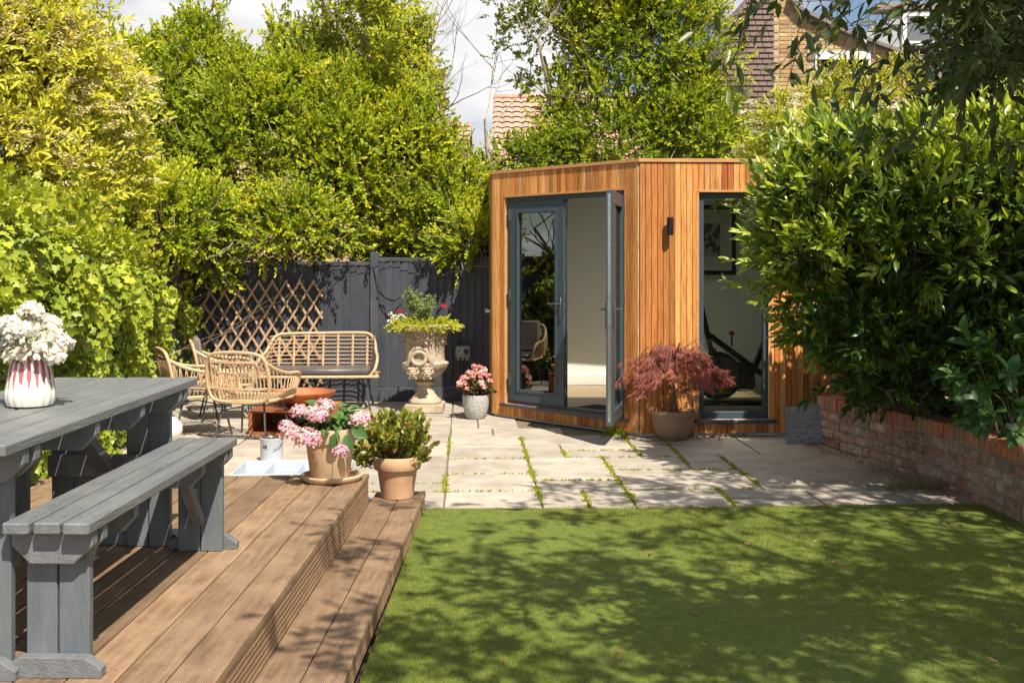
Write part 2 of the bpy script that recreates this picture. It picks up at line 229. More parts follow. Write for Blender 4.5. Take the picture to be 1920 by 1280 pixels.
# ------------------------------------------------------------------ mesh builder
class MB:
    def __init__(s): s.v = []; s.f = []
    def add(s, vs, fs):
        o = len(s.v); s.v += [tuple(v) for v in vs]; s.f += [tuple(i + o for i in f) for f in fs]; return s
    def box(s, x0, x1, y0, y1, z0, z1):
        return s.add([(x0, y0, z0), (x1, y0, z0), (x1, y1, z0), (x0, y1, z0), (x0, y0, z1), (x1, y0, z1), (x1, y1, z1), (x0, y1, z1)],
                     [(0, 3, 2, 1), (4, 5, 6, 7), (0, 1, 5, 4), (1, 2, 6, 5), (2, 3, 7, 6), (3, 0, 4, 7)])
    def cbox(s, x0, x1, y0, y1, z0, z1, c=0.003):
        "box with chamfered edges"
        b = bmesh.new(); bmesh.ops.create_cube(b, size=1)
        for v in b.verts: v.co = Vector(((x0 + x1) / 2 + v.co.x * (x1 - x0), (y0 + y1) / 2 + v.co.y * (y1 - y0), (z0 + z1) / 2 + v.co.z * (z1 - z0)))
        bmesh.ops.bevel(b, geom=b.edges[:] + b.verts[:], offset=c, segments=1, affect='EDGES'); b.normal_update()
        s.add([v.co[:] for v in b.verts], [[v.index for v in f.verts] for f in b.faces]); b.free(); return s
    def beam(s, a, b, wx, wz, up=(0, 0, 1)):
        a = Vector(a); b = Vector(b); d = (b - a).normalized(); up = Vector(up)
        x = d.cross(up).normalized() * wx / 2; z = x.cross(d).normalized() * wz / 2
        vs = [a - x - z, a + x - z, a + x + z, a - x + z, b - x - z, b + x - z, b + x + z, b - x + z]
        return s.add(vs, [(0, 3, 2, 1), (4, 5, 6, 7), (0, 1, 5, 4), (1, 2, 6, 5), (2, 3, 7, 6), (3, 0, 4, 7)][:1] + [(0, 1, 2, 3)][:0] + [(4, 5, 6, 7), (0, 1, 5, 4), (1, 2, 6, 5), (2, 3, 7, 6), (3, 0, 4, 7)])
    def prism(s, pts, axis, a, b):
        "extrude a 2-D outline along an axis: 'x': pts=(y,z), 'y': pts=(x,z), 'z': pts=(x,y)"
        n = len(pts)
        def mk(p, t): return {'x': (t, p[0], p[1]), 'y': (p[0], t, p[1]), 'z': (p[0], p[1], t)}[axis]
        vs = [mk(p, a) for p in pts] + [mk(p, b) for p in pts]
        fs = [tuple(range(n)), tuple(range(2 * n - 1, n - 1, -1))] + [(i, (i + 1) % n, n + (i + 1) % n, n + i)[::-1] for i in range(n)]
        return s.add(vs, fs)
    def tube(s, pts, r, n=6, closed=False, cap=True):
        pts = [Vector(p) for p in pts]; m = len(pts)
        rr = [r] * m if not hasattr(r, '__len__') else list(r)
        vs = []; fs = []; prev = None
        for i, p in enumerate(pts):
            if closed: t = (pts[(i + 1) % m] - pts[i - 1])
            else: t = (pts[min(i + 1, m - 1)] - pts[max(i - 1, 0)])
            t.normalize()
            if prev is None: a = t.orthogonal().normalized()
            else:
                a = prev - t * prev.dot(t)
                a = a.normalized() if a.length > 1e-6 else t.orthogonal().normalized()
            prev = a; b = t.cross(a)
            for k in range(n):
                q = 2 * math.pi * k / n; vs.append(p + (a * math.cos(q) + b * math.sin(q)) * rr[i])
        for i in range(m if closed else m - 1):
            j = (i + 1) % m
            for k in range(n):
                l = (k + 1) % n; fs.append((i * n + k, i * n + l, j * n + l, j * n + k))
        if cap and not closed: fs.append(tuple(range(n))[::-1]); fs.append(tuple((m - 1) * n + k for k in range(n)))
        return s.add(vs, fs)
    def lathe(s, prof, n=32, c=(0, 0, 0), sx=1, sy=1, fn=None):
        vs = []; fs = []; m = len(prof)
        for i, (r, z) in enumerate(prof):
            for k in range(n):
                q = 2 * math.pi * k / n; rr = r * (fn(q, z, i) if fn else 1)
                vs.append((c[0] + rr * math.cos(q) * sx, c[1] + rr * math.sin(q) * sy, c[2] + z))
        for i in range(m - 1):
            for k in range(n):
                l = (k + 1) % n; fs.append((i * n + k, i * n + l, (i + 1) * n + l, (i + 1) * n + k))
        fs.append(tuple(range(n))[::-1]); fs.append(tuple((m - 1) * n + k for k in range(n)))
        return s.add(vs, fs)
    def ball(s, c, r, n=8, sz=1):
        prof = [(r * math.sin(math.pi * (i + .35) / (n - .3)), -r * sz * math.cos(math.pi * (i + .35) / (n - .3))) for i in range(n)]
        return s.lathe(prof, n * 2, c)
    def mesh(s, name):
        me = bpy.data.meshes.new(name); me.from_pydata(s.v, [], s.f); me.update(); return me
    def build(s, name, mat, parent=None, smooth=False, bevel=0, loc=None):
        me = s.mesh(name); o = bpy.data.objects.new(name, me); COL.objects.link(o)
        if mat: me.materials.append(M[mat] if isinstance(mat, str) else mat)
        if parent: o.parent = parent
        if loc is not None: o.location = loc
        if smooth:
            me.polygons.foreach_set('use_smooth', [True] * len(me.polygons))
            try: me.set_sharp_from_angle(angle=R(40))
            except Exception: pass
        if bevel:
            b = o.modifiers.new('bevel', 'BEVEL'); b.width = bevel; b.segments = 2; b.limit_method = 'ANGLE'; b.angle_limit = R(40)
        return o
def thing(name, label, cat, loc=(0, 0, 0), rz=0, group=None, kind=None):
    o = bpy.data.objects.new(name, None); COL.objects.link(o); o.empty_display_size = 0.1
    o.location = loc; o.rotation_euler = (0, 0, rz); o['label'] = label
    if cat: o['category'] = cat
    if group: o['group'] = group
    if kind: o['kind'] = kind
    return o
def tag(o, label=None, cat=None, group=None, kind=None):
    if label: o['label'] = label
    if cat: o['category'] = cat
    if group: o['group'] = group
    if kind: o['kind'] = kind
    return o
def inst(name, me, parent, loc, rz=0, rot=None, scale=None):
    o = bpy.data.objects.new(name, me); COL.objects.link(o)
    if parent: o.parent = parent
    o.location = loc
    o.rotation_euler = rot if rot is not None else (0, 0, rz)
    if scale: o.scale = scale
    return o

# ------------------------------------------------------------------ foliage tools
def unit(a): return a / np.maximum(np.linalg.norm(a, axis=-1, keepdims=True), 1e-9)
SH = {}
SH['rhomb'] = (np.array([(0, 0, 0), (.45, .24, .05), (1, 0, -.02), (.45, -.24, .05)]), [(0, 2, 1), (0, 3, 2)])
SH['lance'] = (np.array([(0, 0, 0), (.3, .15, .05), (.68, .13, .03), (1, 0, -.08), (.68, -.13, .03), (.3, -.15, .05), (.32, 0, 0), (.7, 0, -.02)]),
               [(0, 6, 1), (0, 5, 6), (6, 7, 2), (6, 2, 1), (6, 5, 4), (6, 4, 7), (7, 3, 2), (7, 4, 3)])
SH['slim'] = (np.array([(0, 0, 0), (.35, .12, .03), (1, 0, -.06), (.35, -.12, .03)]), [(0, 2, 1), (0, 3, 2)])
SH['broad'] = (np.array([(0, 0, 0), (.12, .2, .05), (.4, .33, .07), (.75, .2, .0), (1, 0, -.14), (.75, -.2, .0), (.4, -.33, .07), (.12, -.2, .05), (.3, 0, .0), (.7, 0, -.05)]),
               [(0, 8, 1), (1, 8, 2), (8, 9, 2), (2, 9, 3), (9, 4, 3), (0, 7, 8), (7, 6, 8), (8, 6, 9), (6, 5, 9), (9, 5, 4)])
_o = [(0, 0), (-.14, .22), (-.02, .50), (.22, .34), (.50, .44), (.62, .2), (1, 0), (.62, -.2), (.50, -.44), (.22, -.34), (-.02, -.50), (-.14, -.22)]
SH['ivy'] = (np.array([(x, y, .05 * abs(y) * 3 - .08 * max(x - .5, 0)) for x, y in _o] + [(.3, 0, -.03)]), [(i, 12, (i + 1) % 12) for i in range(12)])
SH['oval'] = (np.array([(0, 0, 0), (.32, .27, .05), (.72, .24, .03), (1, 0, -.04), (.72, -.24, .03), (.32, -.27, .05)]), [(0, 2, 1), (0, 3, 2), (0, 4, 3), (0, 5, 4)])
SH['petal'] = (np.array([(0, 0, 0), (.5, .42, .08), (1, .15, .0), (1, -.15, 0), (.5, -.42, .08)]), [(0, 4, 1), (1, 4, 3), (1, 3, 2)])
SH['blade'] = (np.array([(0, .03, 0), (0, -.03, 0), (1, 0, .15)]), [(0, 1, 2)])

def leafmesh(name, mat, parent, pos, d, n, size, v, shape='rhomb', base=None, kind='stuff'):
    t, fs = SH[shape]; K = len(t); nl = len(pos)
    d = unit(d); s = unit(np.cross(n, d)); n2 = np.cross(d, s)
    co = pos[:, None, :] + size[:, None, None] * (t[None, :, 0, None] * d[:, None] + t[None, :, 1, None] * s[:, None] + t[None, :, 2, None] * n2[:, None])
    co = co.reshape(-1, 3)
    if base is not None: co = co - np.array(base)
    fa = np.array(fs); nf = len(fa)
    idx = (np.arange(nl)[:, None, None] * K + fa[None]).reshape(-1)
    me = bpy.data.meshes.new(name); me.vertices.add(len(co)); me.vertices.foreach_set('co', co.ravel().astype(np.float32))
    me.loops.add(len(idx)); me.loops.foreach_set('vertex_index', idx.astype(np.int32))
    me.polygons.add(nl * nf); me.polygons.foreach_set('loop_start', (np.arange(nl * nf) * 3).astype(np.int32))
    try: me.polygons.foreach_set('loop_total', np.full(nl * nf, 3, np.int32))
    except Exception: pass
    a = me.attributes.new('v', 'FLOAT', 'FACE'); a.data.foreach_set('value', np.repeat(v, nf).astype(np.float32))
    me.update(calc_edges=True); me.validate()
    me.materials.append(M[mat]); o = bpy.data.objects.new(name, me); COL.objects.link(o)
    if parent: o.parent = parent
    if kind: o['kind'] = kind
    return o
def leafparts(mat, parent, pos, d, n, size, v, shape, base, count, name='leaf'):
    "the leaves that show largest become parts of their own; returns the mask of the rest"
    x = 960 + F * pos[:, 0] / np.maximum(pos[:, 1], .1); y = HY - F * (pos[:, 2] - CAMZ) / np.maximum(pos[:, 1], .1)
    vis = (x > 0) & (x < 1920) & (y > 0) & (y < 1280) & (pos[:, 1] > .5)
    face = np.abs(unit(n)[:, 1]) + .3
    score = np.where(vis, size * face / np.maximum(pos[:, 1], .1), -1)
    sel = np.argsort(-score)[:count]; sel = sel[score[sel] > 0]
    t, fs = SH[shape]; ms = []
    for k in range(6):
        me = bpy.data.meshes.new(name); me.from_pydata([tuple(p) for p in t], [], fs)
        a = me.attributes.new('v', 'FLOAT', 'FACE'); a.data.foreach_set('value', [k / 5] * len(fs)); me.materials.append(M[mat]); ms.append(me)
    d = unit(d); s = unit(np.cross(n, d)); n2 = np.cross(d, s)
    for i in sel:
        m = Matrix.Identity(4)
        for c, a in enumerate((d[i], s[i], n2[i])):
            for r_ in range(3): m[r_][c] = float(a[r_] * size[i])
        for r_ in range(3): m[r_][3] = float(pos[i][r_] - base[r_])
        o = bpy.data.objects.new(name, ms[int(min(max(v[i], 0), .999) * 6)]); COL.objects.link(o); o.parent = parent; o.matrix_local = m
    mask = np.ones(len(pos), bool); mask[sel] = False
    return mask
def stems(name, mat, parent, A, B, r, base=None, kind='stuff'):
    "many thin three-sided stems A->B in one mesh"
    A = np.asarray(A); B = np.asarray(B); n = len(A); d = unit(B - A); o = np.tile([[.3, .2, 1.]], (n, 1)); a = unit(np.cross(d, o)); b = np.cross(d, a)
    r = np.broadcast_to(r, (n,))[:, None]
    ring = [a * math.cos(q) + b * math.sin(q) for q in (0, 2.094, 4.189)]
    co = np.stack([A + k * r for k in ring] + [B + k * r * .5 for k in ring], 1)
    if base is not None: co = co - np.array(base)
    fa = np.array([(0, 1, 4), (0, 4, 3), (1, 2, 5), (1, 5, 4), (2, 0, 3), (2, 3, 5)])
    idx = (np.arange(n)[:, None, None] * 6 + fa[None]).reshape(-1)
    me = bpy.data.meshes.new(name); me.vertices.add(n * 6); me.vertices.foreach_set('co', co.ravel().astype(np.float32))
    me.loops.add(len(idx)); me.loops.foreach_set('vertex_index', idx.astype(np.int32)); me.polygons.add(n * 6)
    me.polygons.foreach_set('loop_start', (np.arange(n * 6) * 3).astype(np.int32))
    try: me.polygons.foreach_set('loop_total', np.full(n * 6, 3, np.int32))
    except Exception: pass
    me.update(calc_edges=True); me.validate(); me.materials.append(M[mat]); ob = bpy.data.objects.new(name, me); COL.objects.link(ob)
    if parent: ob.parent = parent
    if kind: ob['kind'] = kind
    return ob
def rdir(n): return unit(rng.normal(size=(n, 3)))
def shoots(P0, D0, length, nl, size, spread=1.0, droop=0.1, vbase=None, vamp=0.3, flat=0.35, tip=0.15, nb=None):
    "leaves along every shoot: returns pos, dir, normal, size, v and the stem ends"
    P0 = np.asarray(P0, float); D0 = unit(np.asarray(D0, float)); n = len(P0)
    Ls = length * rng.uniform(.6, 1.3, n)
    t = (np.arange(nl) + .6) / nl; t = np.tile(t, (n, 1)) + rng.uniform(-.03, .03, (n, nl))
    pos = P0[:, None] + D0[:, None] * (t * Ls[:, None])[..., None]; pos[..., 2] -= droop * (t * Ls[:, None]) ** 2 * 2
    o = unit(np.cross(D0, rdir(n))); b = np.cross(D0, o)
    ang = np.arange(nl)[None] * 2.4 + rng.uniform(0, 6.3, (n, 1)) + rng.normal(0, .3, (n, nl))
    rad = o[:, None] * np.cos(ang)[..., None] + b[:, None] * np.sin(ang)[..., None]
    d = unit(D0[:, None] * (1 - .55 * spread + .5 * t[..., None]) + rad * spread * (1.05 - .6 * t[..., None]) + rng.normal(0, .15, (n, nl, 3)))
    nm = unit(D0[:, None] * .6 + np.array([0, 0, flat * 2]) - rad * .2 + rng.normal(0, .35, (n, nl, 3))) if nb is None else unit(D0[:, None] * .2 + np.array(nb) + rng.normal(0, .42, (n, nl, 3)))
    sz = size * rng.uniform(.5, 1.35, (n, nl)) * (1 - tip * t)
    vb = (np.full(n, .4) if vbase is None else vbase)[:, None]
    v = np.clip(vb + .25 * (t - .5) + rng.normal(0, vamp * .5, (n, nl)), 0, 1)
    return pos.reshape(-1, 3), d.reshape(-1, 3), nm.reshape(-1, 3), sz.ravel(), v.ravel(), P0, P0 + D0 * Ls[:, None]
def clump_points(ells, nsub, nper, rsub=0.3, up=0.35, cull=None):
    "shoot roots and directions on lumpy ellipsoids: [(centre, radii)]"
    Ps = []; Ds = []; V = []
    wt = np.array([(e[1][0] * e[1][2]) ** .9 for e in ells]); wt /= wt.sum()
    for (c, r), q in zip(ells, wt):
        k = max(3, int(nsub * q)); c = np.array(c); r = np.array(r)
        d = rdir(k); d[:, 1] = -np.abs(d[:, 1]) * rng.choice([1, 1, 1, -1], k); d[:, 2] = np.where(d[:, 2] < -.5, -d[:, 2], d[:, 2])
        cen = c + d * r * rng.uniform(.62, .98, (k, 1))
        rs = rsub * rng.uniform(.6, 1.35, k)
        vb = rng.uniform(.15, .75, k)
        dd = rdir(k * nper).reshape(k, nper, 3)
        out = unit(d / r)
        dd = unit(dd + out[:, None] * .75)
        pp = cen[:, None] + dd * (rs[:, None] * rng.uniform(.25, 1.0, (k, nper)))[..., None]
        D = unit(dd + np.array([0, 0, up]) + rng.normal(0, .25, (k, nper, 3)))
        Ps.append(pp.reshape(-1, 3)); Ds.append(D.reshape(-1, 3)); V.append(np.repeat(vb, nper))
    return np.concatenate(Ps), np.concatenate(Ds), np.concatenate(V)
def limb(mb, a, d, length, r, depth, nodes, gnarl=.18, up=.12, split=(2, 3), ratio=.68, n=6):
    "recursive tapered limb; collects twig nodes"
    pts = [Vector(a)]; d = Vector(d).normalized(); rr = [r]; seg = 5
    for i in range(seg):
        d = (d + Vector((random.gauss(0, gnarl), random.gauss(0, gnarl), random.gauss(0, gnarl) + up * .4))).normalized()
        pts.append(pts[-1] + d * length / seg); rr.append(r * (1 - .5 * (i + 1) / seg))
    mb.tube(pts, rr, n, cap=False)
    if depth <= 2:
        for i in range(1, len(pts)): nodes.append((pts[i], d.copy()))
    if depth > 0:
        for k in range(random.randint(*split)):
            i = random.randint(2, seg); nd = (d + Vector((random.gauss(0, .6), random.gauss(0, .6), random.gauss(0.15, .45)))).normalized()
            limb(mb, pts[i], nd, length * ratio * random.uniform(.75, 1.2), rr[i] * .72, depth - 1, nodes, gnarl, up, split, ratio, max(3, n - 1))
    return pts

# ================================================================== SETTING
g = MB().add([(-60, -20, -.06), (60, -20, -.06), (60, 120, -.06), (-60, 120, -.06)], [(0, 1, 2, 3)]).build('ground', 'soil'); tag(g, kind='structure')
# lawn: base sheet + blades
lx0, lx1 = -0.56, 3.02
def lawn_far(x): return 6.88 + 0.0424 * x
mb = MB(); nx = 30; ny = 24
vs = []; fs = []
for j in range(ny + 1):
    for i in range(nx + 1):
        x = lx0 + (lx1 - lx0) * i / nx; y = 1.0 + (lawn_far(x) - 1.0) * j / ny
        vs.append((x, y, .004 + .004 * math.sin(x * 2.1 + y * 1.3)))
for j in range(ny):
    for i in range(nx): a = j * (nx + 1) + i; fs.append((a, a + 1, a + nx + 2, a + nx + 1))
tag(mb.add(vs, fs).build('lawn', 'turf'), kind='structure')
n = 330000
yy = 3.7 + (7.02 - 3.7) * rng.random(n) ** 1.25; xx = lx0 + (lx1 - lx0) * rng.random(n)
k = (yy < 6.90 + .0424 * xx + rng.normal(0, .008, n)) & (np.abs(xx) * F / yy < 1020)
xx, yy = xx[k], yy[k]; n = len(xx)
d = unit(np.stack([rng.normal(.12, .42, n), rng.normal(-.1, .42, n), np.ones(n)], 1))
patch = np.sin(xx * 3.1 + 1.7 * np.sin(yy * 2.3)) * .08 + np.sin(xx * 11 + yy * 7) * .05
vv = np.clip(.45 + patch * 1.3 + rng.normal(0, .3, n), 0, 1)
g = leafmesh('lawn_grass', 'grass', None, np.stack([xx, yy, np.full(n, .002)], 1), d, rdir(n) * [1, 1, .1], rng.uniform(.010, .024, n), vv, 'blade')
tag(g, 'short green artificial turf in front of the paving', 'grass')

# ---- paving: sand bed + every slab
paving = thing('paving', 'pale sandstone paving with mossy joints', None, kind='structure'); del paving['label']
pb = [UV(-5.0, 6.86), UV(6.0, 6.86), UV(6.0, 13.4), UV(-5.0, 13.4)]
b = MB().add([(p.x, p.y, -.012) for p in pb], [(0, 1, 2, 3)]).build('paving_bed', 'joint'); b.parent = paving
SL = [  # u0,u1,v0,v1
 (-.14, .49, 6.88, 7.42), (.49, .79, 6.88, 7.42), (.79, 1.09, 6.88, 7.42), (1.09, 1.72, 6.88, 7.42), (1.72, 2.31, 6.88, 7.15), (1.72, 2.31, 7.15, 7.42), (2.31, 2.95, 6.88, 7.36), (2.95, 3.6, 6.88, 7.4),
 (-.14, .49, 7.42, 8.03), (.49, 1.09, 7.42, 7.76), (.49, 1.09, 7.76, 8.70), (1.09, 2.04, 7.42, 8.13), (2.04, 2.75, 7.36, 8.10), (2.75, 3.6, 7.4, 8.1),
 (-.14, .49, 8.03, 8.66), (1.09, 1.71, 8.13, 8.70), (1.71, 2.04, 8.13, 8.48), (1.71, 2.04, 8.48, 8.82), (2.04, 2.9, 8.10, 8.82), (2.9, 3.6, 8.1, 8.8),
 (-.14, .49, 8.66, 9.22), (-.14, .49, 9.22, 9.86), (.49, .80, 8.70, 9.36), (.80, 1.41, 8.70, 9.02), (.80, 1.41, 9.02, 9.36), (.49, 1.41, 9.36, 9.84), (1.41, 1.74, 8.70, 9.84), (1.74, 2.40, 8.82, 9.84), (2.40, 3.0, 8.82, 9.84), (3.0, 3.6, 8.8, 9.84),
 (-.14, .25, 9.86, 10.30), (.25, .9, 9.84, 10.30), (-.14, .12, 10.3, 11.2), (.12, .5, 10.3, 11.2), (-.14, .3, 11.2, 12.4)]
rr = random.Random(5)
v = 6.88
while v < 12.35:
    h = rr.choice([.45, .6, .6, .75]); h = min(h, 12.4 - v); u = -.14
    while u > -4.2:
        wd = rr.choice([.45, .6, .75, .9]); SL.append((u - wd, u, v, v + h)); u -= wd
    v += h
jr = []
for (u0, u1, v0, v1) in SL:
    gp = .007; z = rr.uniform(-.003, .003)
    ps = [(u0 + gp, v0 + gp), (u1 - gp, v0 + gp), (u1 - gp, v1 - gp), (u0 + gp, v1 - gp)]
    ps = [(a + rr.uniform(-.004, .004), b + rr.uniform(-.004, .004)) for a, b in ps]
    c = UV((u0 + u1) / 2, (v0 + v1) / 2)
    vs = [UV(a, b, -.03) - c for a, b in ps] + [UV(a, b, z - .004) - c for a, b in ps]
    cx = [((a - (u0 + u1) / 2) * .985 + (u0 + u1) / 2, (b - (v0 + v1) / 2) * .985 + (v0 + v1) / 2) for a, b in ps]
    vs += [UV(a, b, z) - c for a, b in cx]
    MB().add(vs, [(0, 1, 5, 4), (1, 2, 6, 5), (2, 3, 7, 6), (3, 0, 4, 7), (4, 5, 9, 8), (5, 6, 10, 9), (6, 7, 11, 10), (7, 4, 8, 11), (8, 9, 10, 11)]).build('paving_slab', 'slab', paving, loc=c)
# moss along the joints (green where the photograph shows it)
pts = []
def joint(u0, v0, u1, v1, dens, wd):
    n = int(dens * math.hypot(u1 - u0, v1 - v0)); t = rng.random(n)
    k = (np.sin(t * 23 + u0 * 9) + np.sin(t * 57 + v0 * 5)) * .5 + rng.random(n) * .9 > .32; t = t[k]; n = len(t)
    wv = wd * (.6 + .45 * np.sin(t * 31 + v0 * 3) + .35 * np.sin(t * 83 + u0 * 7))
    u = u0 + (u1 - u0) * t + rng.normal(0, 1, n) * wv * (abs(v1 - v0) > abs(u1 - u0)); v = v0 + (v1 - v0) * t + rng.normal(0, 1, n) * wv * (abs(v1 - v0) <= abs(u1 - u0))
    for a, b in zip(u, v): p = UV(a, b); pts.append((p.x, p.y, 0.0))
for a in [(.49, 6.9, .49, 9.7, 1400, .014), (1.09, 6.9, 1.09, 8.7, 1500, .018), (.79, 6.9, .79, 7.42, 1500, .014), (-.14, 7.42, -.14, 8.0, 1500, .014), (-.14, 8.9, -.14, 9.8, 900, .009),
          (1.72, 6.9, 1.72, 7.42, 1300, .014), (2.04, 7.5, 2.04, 8.7, 1300, .013), (1.71, 8.3, 1.74, 9.7, 900, .01), (1.41, 8.75, 1.41, 9.84, 1000, .013), (.80, 8.72, .80, 9.02, 1100, .012),
          (-.14, 7.42, .49, 7.42, 300, .006), (.49, 7.76, 1.09, 7.76, 900, .008), (1.09, 8.13, 2.04, 8.13, 800, .008), (-.14, 8.66, .49, 8.66, 300, .005), (-.14, 8.03, .49, 8.03, 300, .005), (.8, 8.7, 1.7, 8.7, 300, .005),
          (.8, 9.02, 1.41, 9.02, 400, .006), (-.9, 7.42, -.14, 7.42, 500, .007), (-.8, 7.7, -.14, 7.7, 450, .006), (1.41, 9.84, 1.2, 9.7, 900, .02), (1.09, 7.42, 2.3, 7.42, 300, .006), (.49, 6.9, 2.9, 6.9, 60, .006)]:
    joint(*a)
pts = np.array(pts); n = len(pts)
tag(leafmesh('joint_moss', 'moss', None, pts, unit(rng.normal(0, .6, (n, 3)) + [0, 0, .8]), rdir(n), rng.uniform(.008, .022, n), rng.random(n), 'rhomb'), 'bright green moss and seedlings in the paving joints', 'moss')

# ---- decking
deck = thing('deck', '', None, kind='structure'); del deck['label']
DX = .0106; ZD = .295; ZS = .106     # boards drift right by DX per metre away
def farline(x): return 6.505 + .083 * (x + .845)
def board(name, x0, x1, y0, fy, z, th=.028):
    L0 = y0; c = .003
    xs = lambda x, y: x + DX * (y - 5.0)
    o = ((x0 + x1) / 2, 0, z - th)
    vs = []
    for (zz, e) in ((0, 0), (th - c, 0), (th, c)):
        vs += [(x0 + e - o[0] + DX * (L0 - 5), L0, zz), (x1 - e - o[0] + DX * (L0 - 5), L0, zz), (x1 - e - o[0] + DX * (fy(x1) - 5), fy(x1) - e, zz), (x0 + e - o[0] + DX * (fy(x0) - 5), fy(x0) - e, zz)]
    fs = [(0, 3, 2, 1), (8, 9, 10, 11)] + [(a + i, a + (i + 1) % 4, a + 4 + (i + 1) % 4, a + 4 + i) for a in (0, 4) for i in range(4)]
    return MB().add(vs, fs).build(name, 'deck', deck, loc=o)
x = -.866
for i in range(16):
    board('deck_board', x - .146 + .001, x, 1.6, farline, ZD); x -= .1512
farstep = lambda x: 6.905 + .02 * (x + .56)
for i in range(2):
    x1 = -.566 - i * .1512; board('deck_board', x1 - (.146 if i == 0 else .158), x1, 1.6, farstep, ZS)
# deck screws, two to a board on each joist
sc = MB(); x = -.866
for i in range(16):
    for y in np.arange(2.0, 6.4, .45):
        for dx in (-.115, -.03): q = x + dx + DX * (y - 5); sc.tube([(q, y, ZD - .001), (q, y, ZD + .0006)], .0036, 6)
    x -= .1512
for i in range(2):
    for y in np.arange(2.0, 6.85, .45):
        for dx in (-.115, -.03): q = -.566 - i * .1512 + dx + DX * (y - 5); sc.tube([(q, y, ZS - .001), (q, y, ZS + .0006)], .0036, 6)
sc.build('deck_screws', 'leg', deck)['kind'] = 'stuff'
# riser slats
def riser(xf, z0, z1, nslat, fy):
    h = (z1 - z0) / nslat
    for i in range(nslat):
        za = z0 + h * i + .003; zb = z0 + h * (i + 1) - .0015; yb = fy + rr.uniform(-.006, .012)
        f = lambda y: xf + DX * (y - 5)
        vs = []
        for y in (1.6, yb):
            vs += [(f(y) - .022, y, za), (f(y) - .002, y, za), (f(y), y, za + .004), (f(y), y, zb - .004), (f(y) - .002, y, zb), (f(y) - .022, y, zb)]
        n_ = 6; fs = [tuple(range(6)), tuple(range(11, 5, -1))] + [(k, (k + 1) % 6, 6 + (k + 1) % 6, 6 + k)[::-1] for k in range(6)]
        MB().add(vs, fs).build('riser_slat', 'riser', deck)
    MB().box(xf - .1, xf - .027, 1.6, fy - .03, z0, z1).build('riser_backing', 'soil', deck)
M['riser'] = pmat('riser_wood', (0.30, 0.185, 0.105), (0.20, 0.12, 0.07), 6, 0.7, 0.3, 30, (7, .8, 7), rnd=.12)
riser(-.868, ZS + .002, ZD - .028, 7, 6.49); riser(-.569, .002, ZS - .028, 4, 6.89)
# end fascias of deck and step, towards the paving
MB().add([(-3.3, farline(-3.3) - .03, 0), (-.90, 6.45, 0), (-.90, 6.45, ZD - .03), (-3.3, farline(-3.3) - .03, ZD - .03)], [(0, 1, 2, 3)]).build('deck_fascia', 'riser', deck)
MB().box(-.85, -.60, 6.86, 6.885, 0, ZS - .03).build('step_fascia', 'riser', deck)
MB().box(-3.4, -.95, 1.6, 6.2, .0, ZD - .06).build('deck_frame', 'soil', deck)

# ---- bed behind the brick wall
WL = [(3.06, 3.0), (3.04, 6.2), (3.005, 7.4), (2.89, 8.23), (2.69, 9.1), (2.63, 9.52)]
bed = MB().add([(x + .12, y, .36) for x, y in WL] + [(9, 9.86, .40), (9, 3, .36)], [tuple(range(8))]).build('soil_bed', 'soil'); tag(bed, kind='structure')

# ---- brick wall
wall = thing('brick_wall', 'low weathered brick garden wall with red upright coping bricks right of the paving', 'wall', (3.0, 7.0, 0))
bw = Vector((3.0, 7.0, 0))
pl = [Vector((x, y, 0)) for x, y in WL]; seg = [(pl[i + 1] - pl[i]).length for i in range(len(pl) - 1)]; tot = sum(seg)
def along(s):
    s = max(0, min(s, tot - 1e-4)); i = 0
    while s > seg[i]: s -= seg[i]; i += 1
    d = (pl[i + 1] - pl[i]).normalized(); return pl[i] + d * s, math.atan2(d.y, d.x)
def brickmesh(l, d, h, k):
    b = bmesh.new(); bmesh.ops.create_cube(b, size=1); rb = random.Random(k)
    for v in b.verts: v.co = Vector((v.co.x * l, v.co.y * d, v.co.z * h))
    bmesh.ops.bevel(b, geom=b.edges[:], offset=.006, segments=1, affect='EDGES')
    for v in b.verts: v.co += Vector([rb.uniform(-.0035, .0035) for _ in range(3)])
    me = bpy.data.meshes.new('brick'); b.to_mesh(me); b.free(); return me
bms = [brickmesh(.208, .1, .061, k) for k in range(5)] ; hms = [brickmesh(.098, .1, .061, k) for k in range(3)]; sms = [brickmesh(.062, .2, .105, k) for k in range(4)]
for m_ in bms + hms: m_.materials.append(M['brick'])
for m_ in sms: m_.materials.append(M['soldier'])
def wtop(s): return .455 - .0 * s - max(0, s - 4.3) * .022
s0 = 1.6
for c in range(5):
    s = s0 + (c % 2) * .11; kk = 0
    while s < tot - .1:
        head = rr.random() < .22; l = .11 if head else .224
        p, a = along(s + l / 2); hh = wtop(s) - .115
        z = hh - .036 - c * .0745
        o = inst('brick', rr.choice(hms if head else bms), wall, p + Vector((.05 + rr.uniform(-.009, .006), 0, z)) - bw, rot=(rr.uniform(-.02, .02), rr.uniform(-.015, .015), a + rr.uniform(-.02, .02)), scale=(1, 1, 1))
        s += l; kk += 1
s = s0
while s < tot - .05:
    p, a = along(s); o = inst('coping_brick', rr.choice(sms), wall, p + Vector((.10 + rr.uniform(-.006, .006), 0, wtop(s) - .055 + rr.uniform(-.003, .004))) - bw, rot=(rr.uniform(-.02, .02), rr.uniform(-.05, .05), a + rr.uniform(-.03, .03))); s += .0735
mo = MB()
st = [along(s0 - .05 + (tot - s0) * i / 16) for i in range(17)]
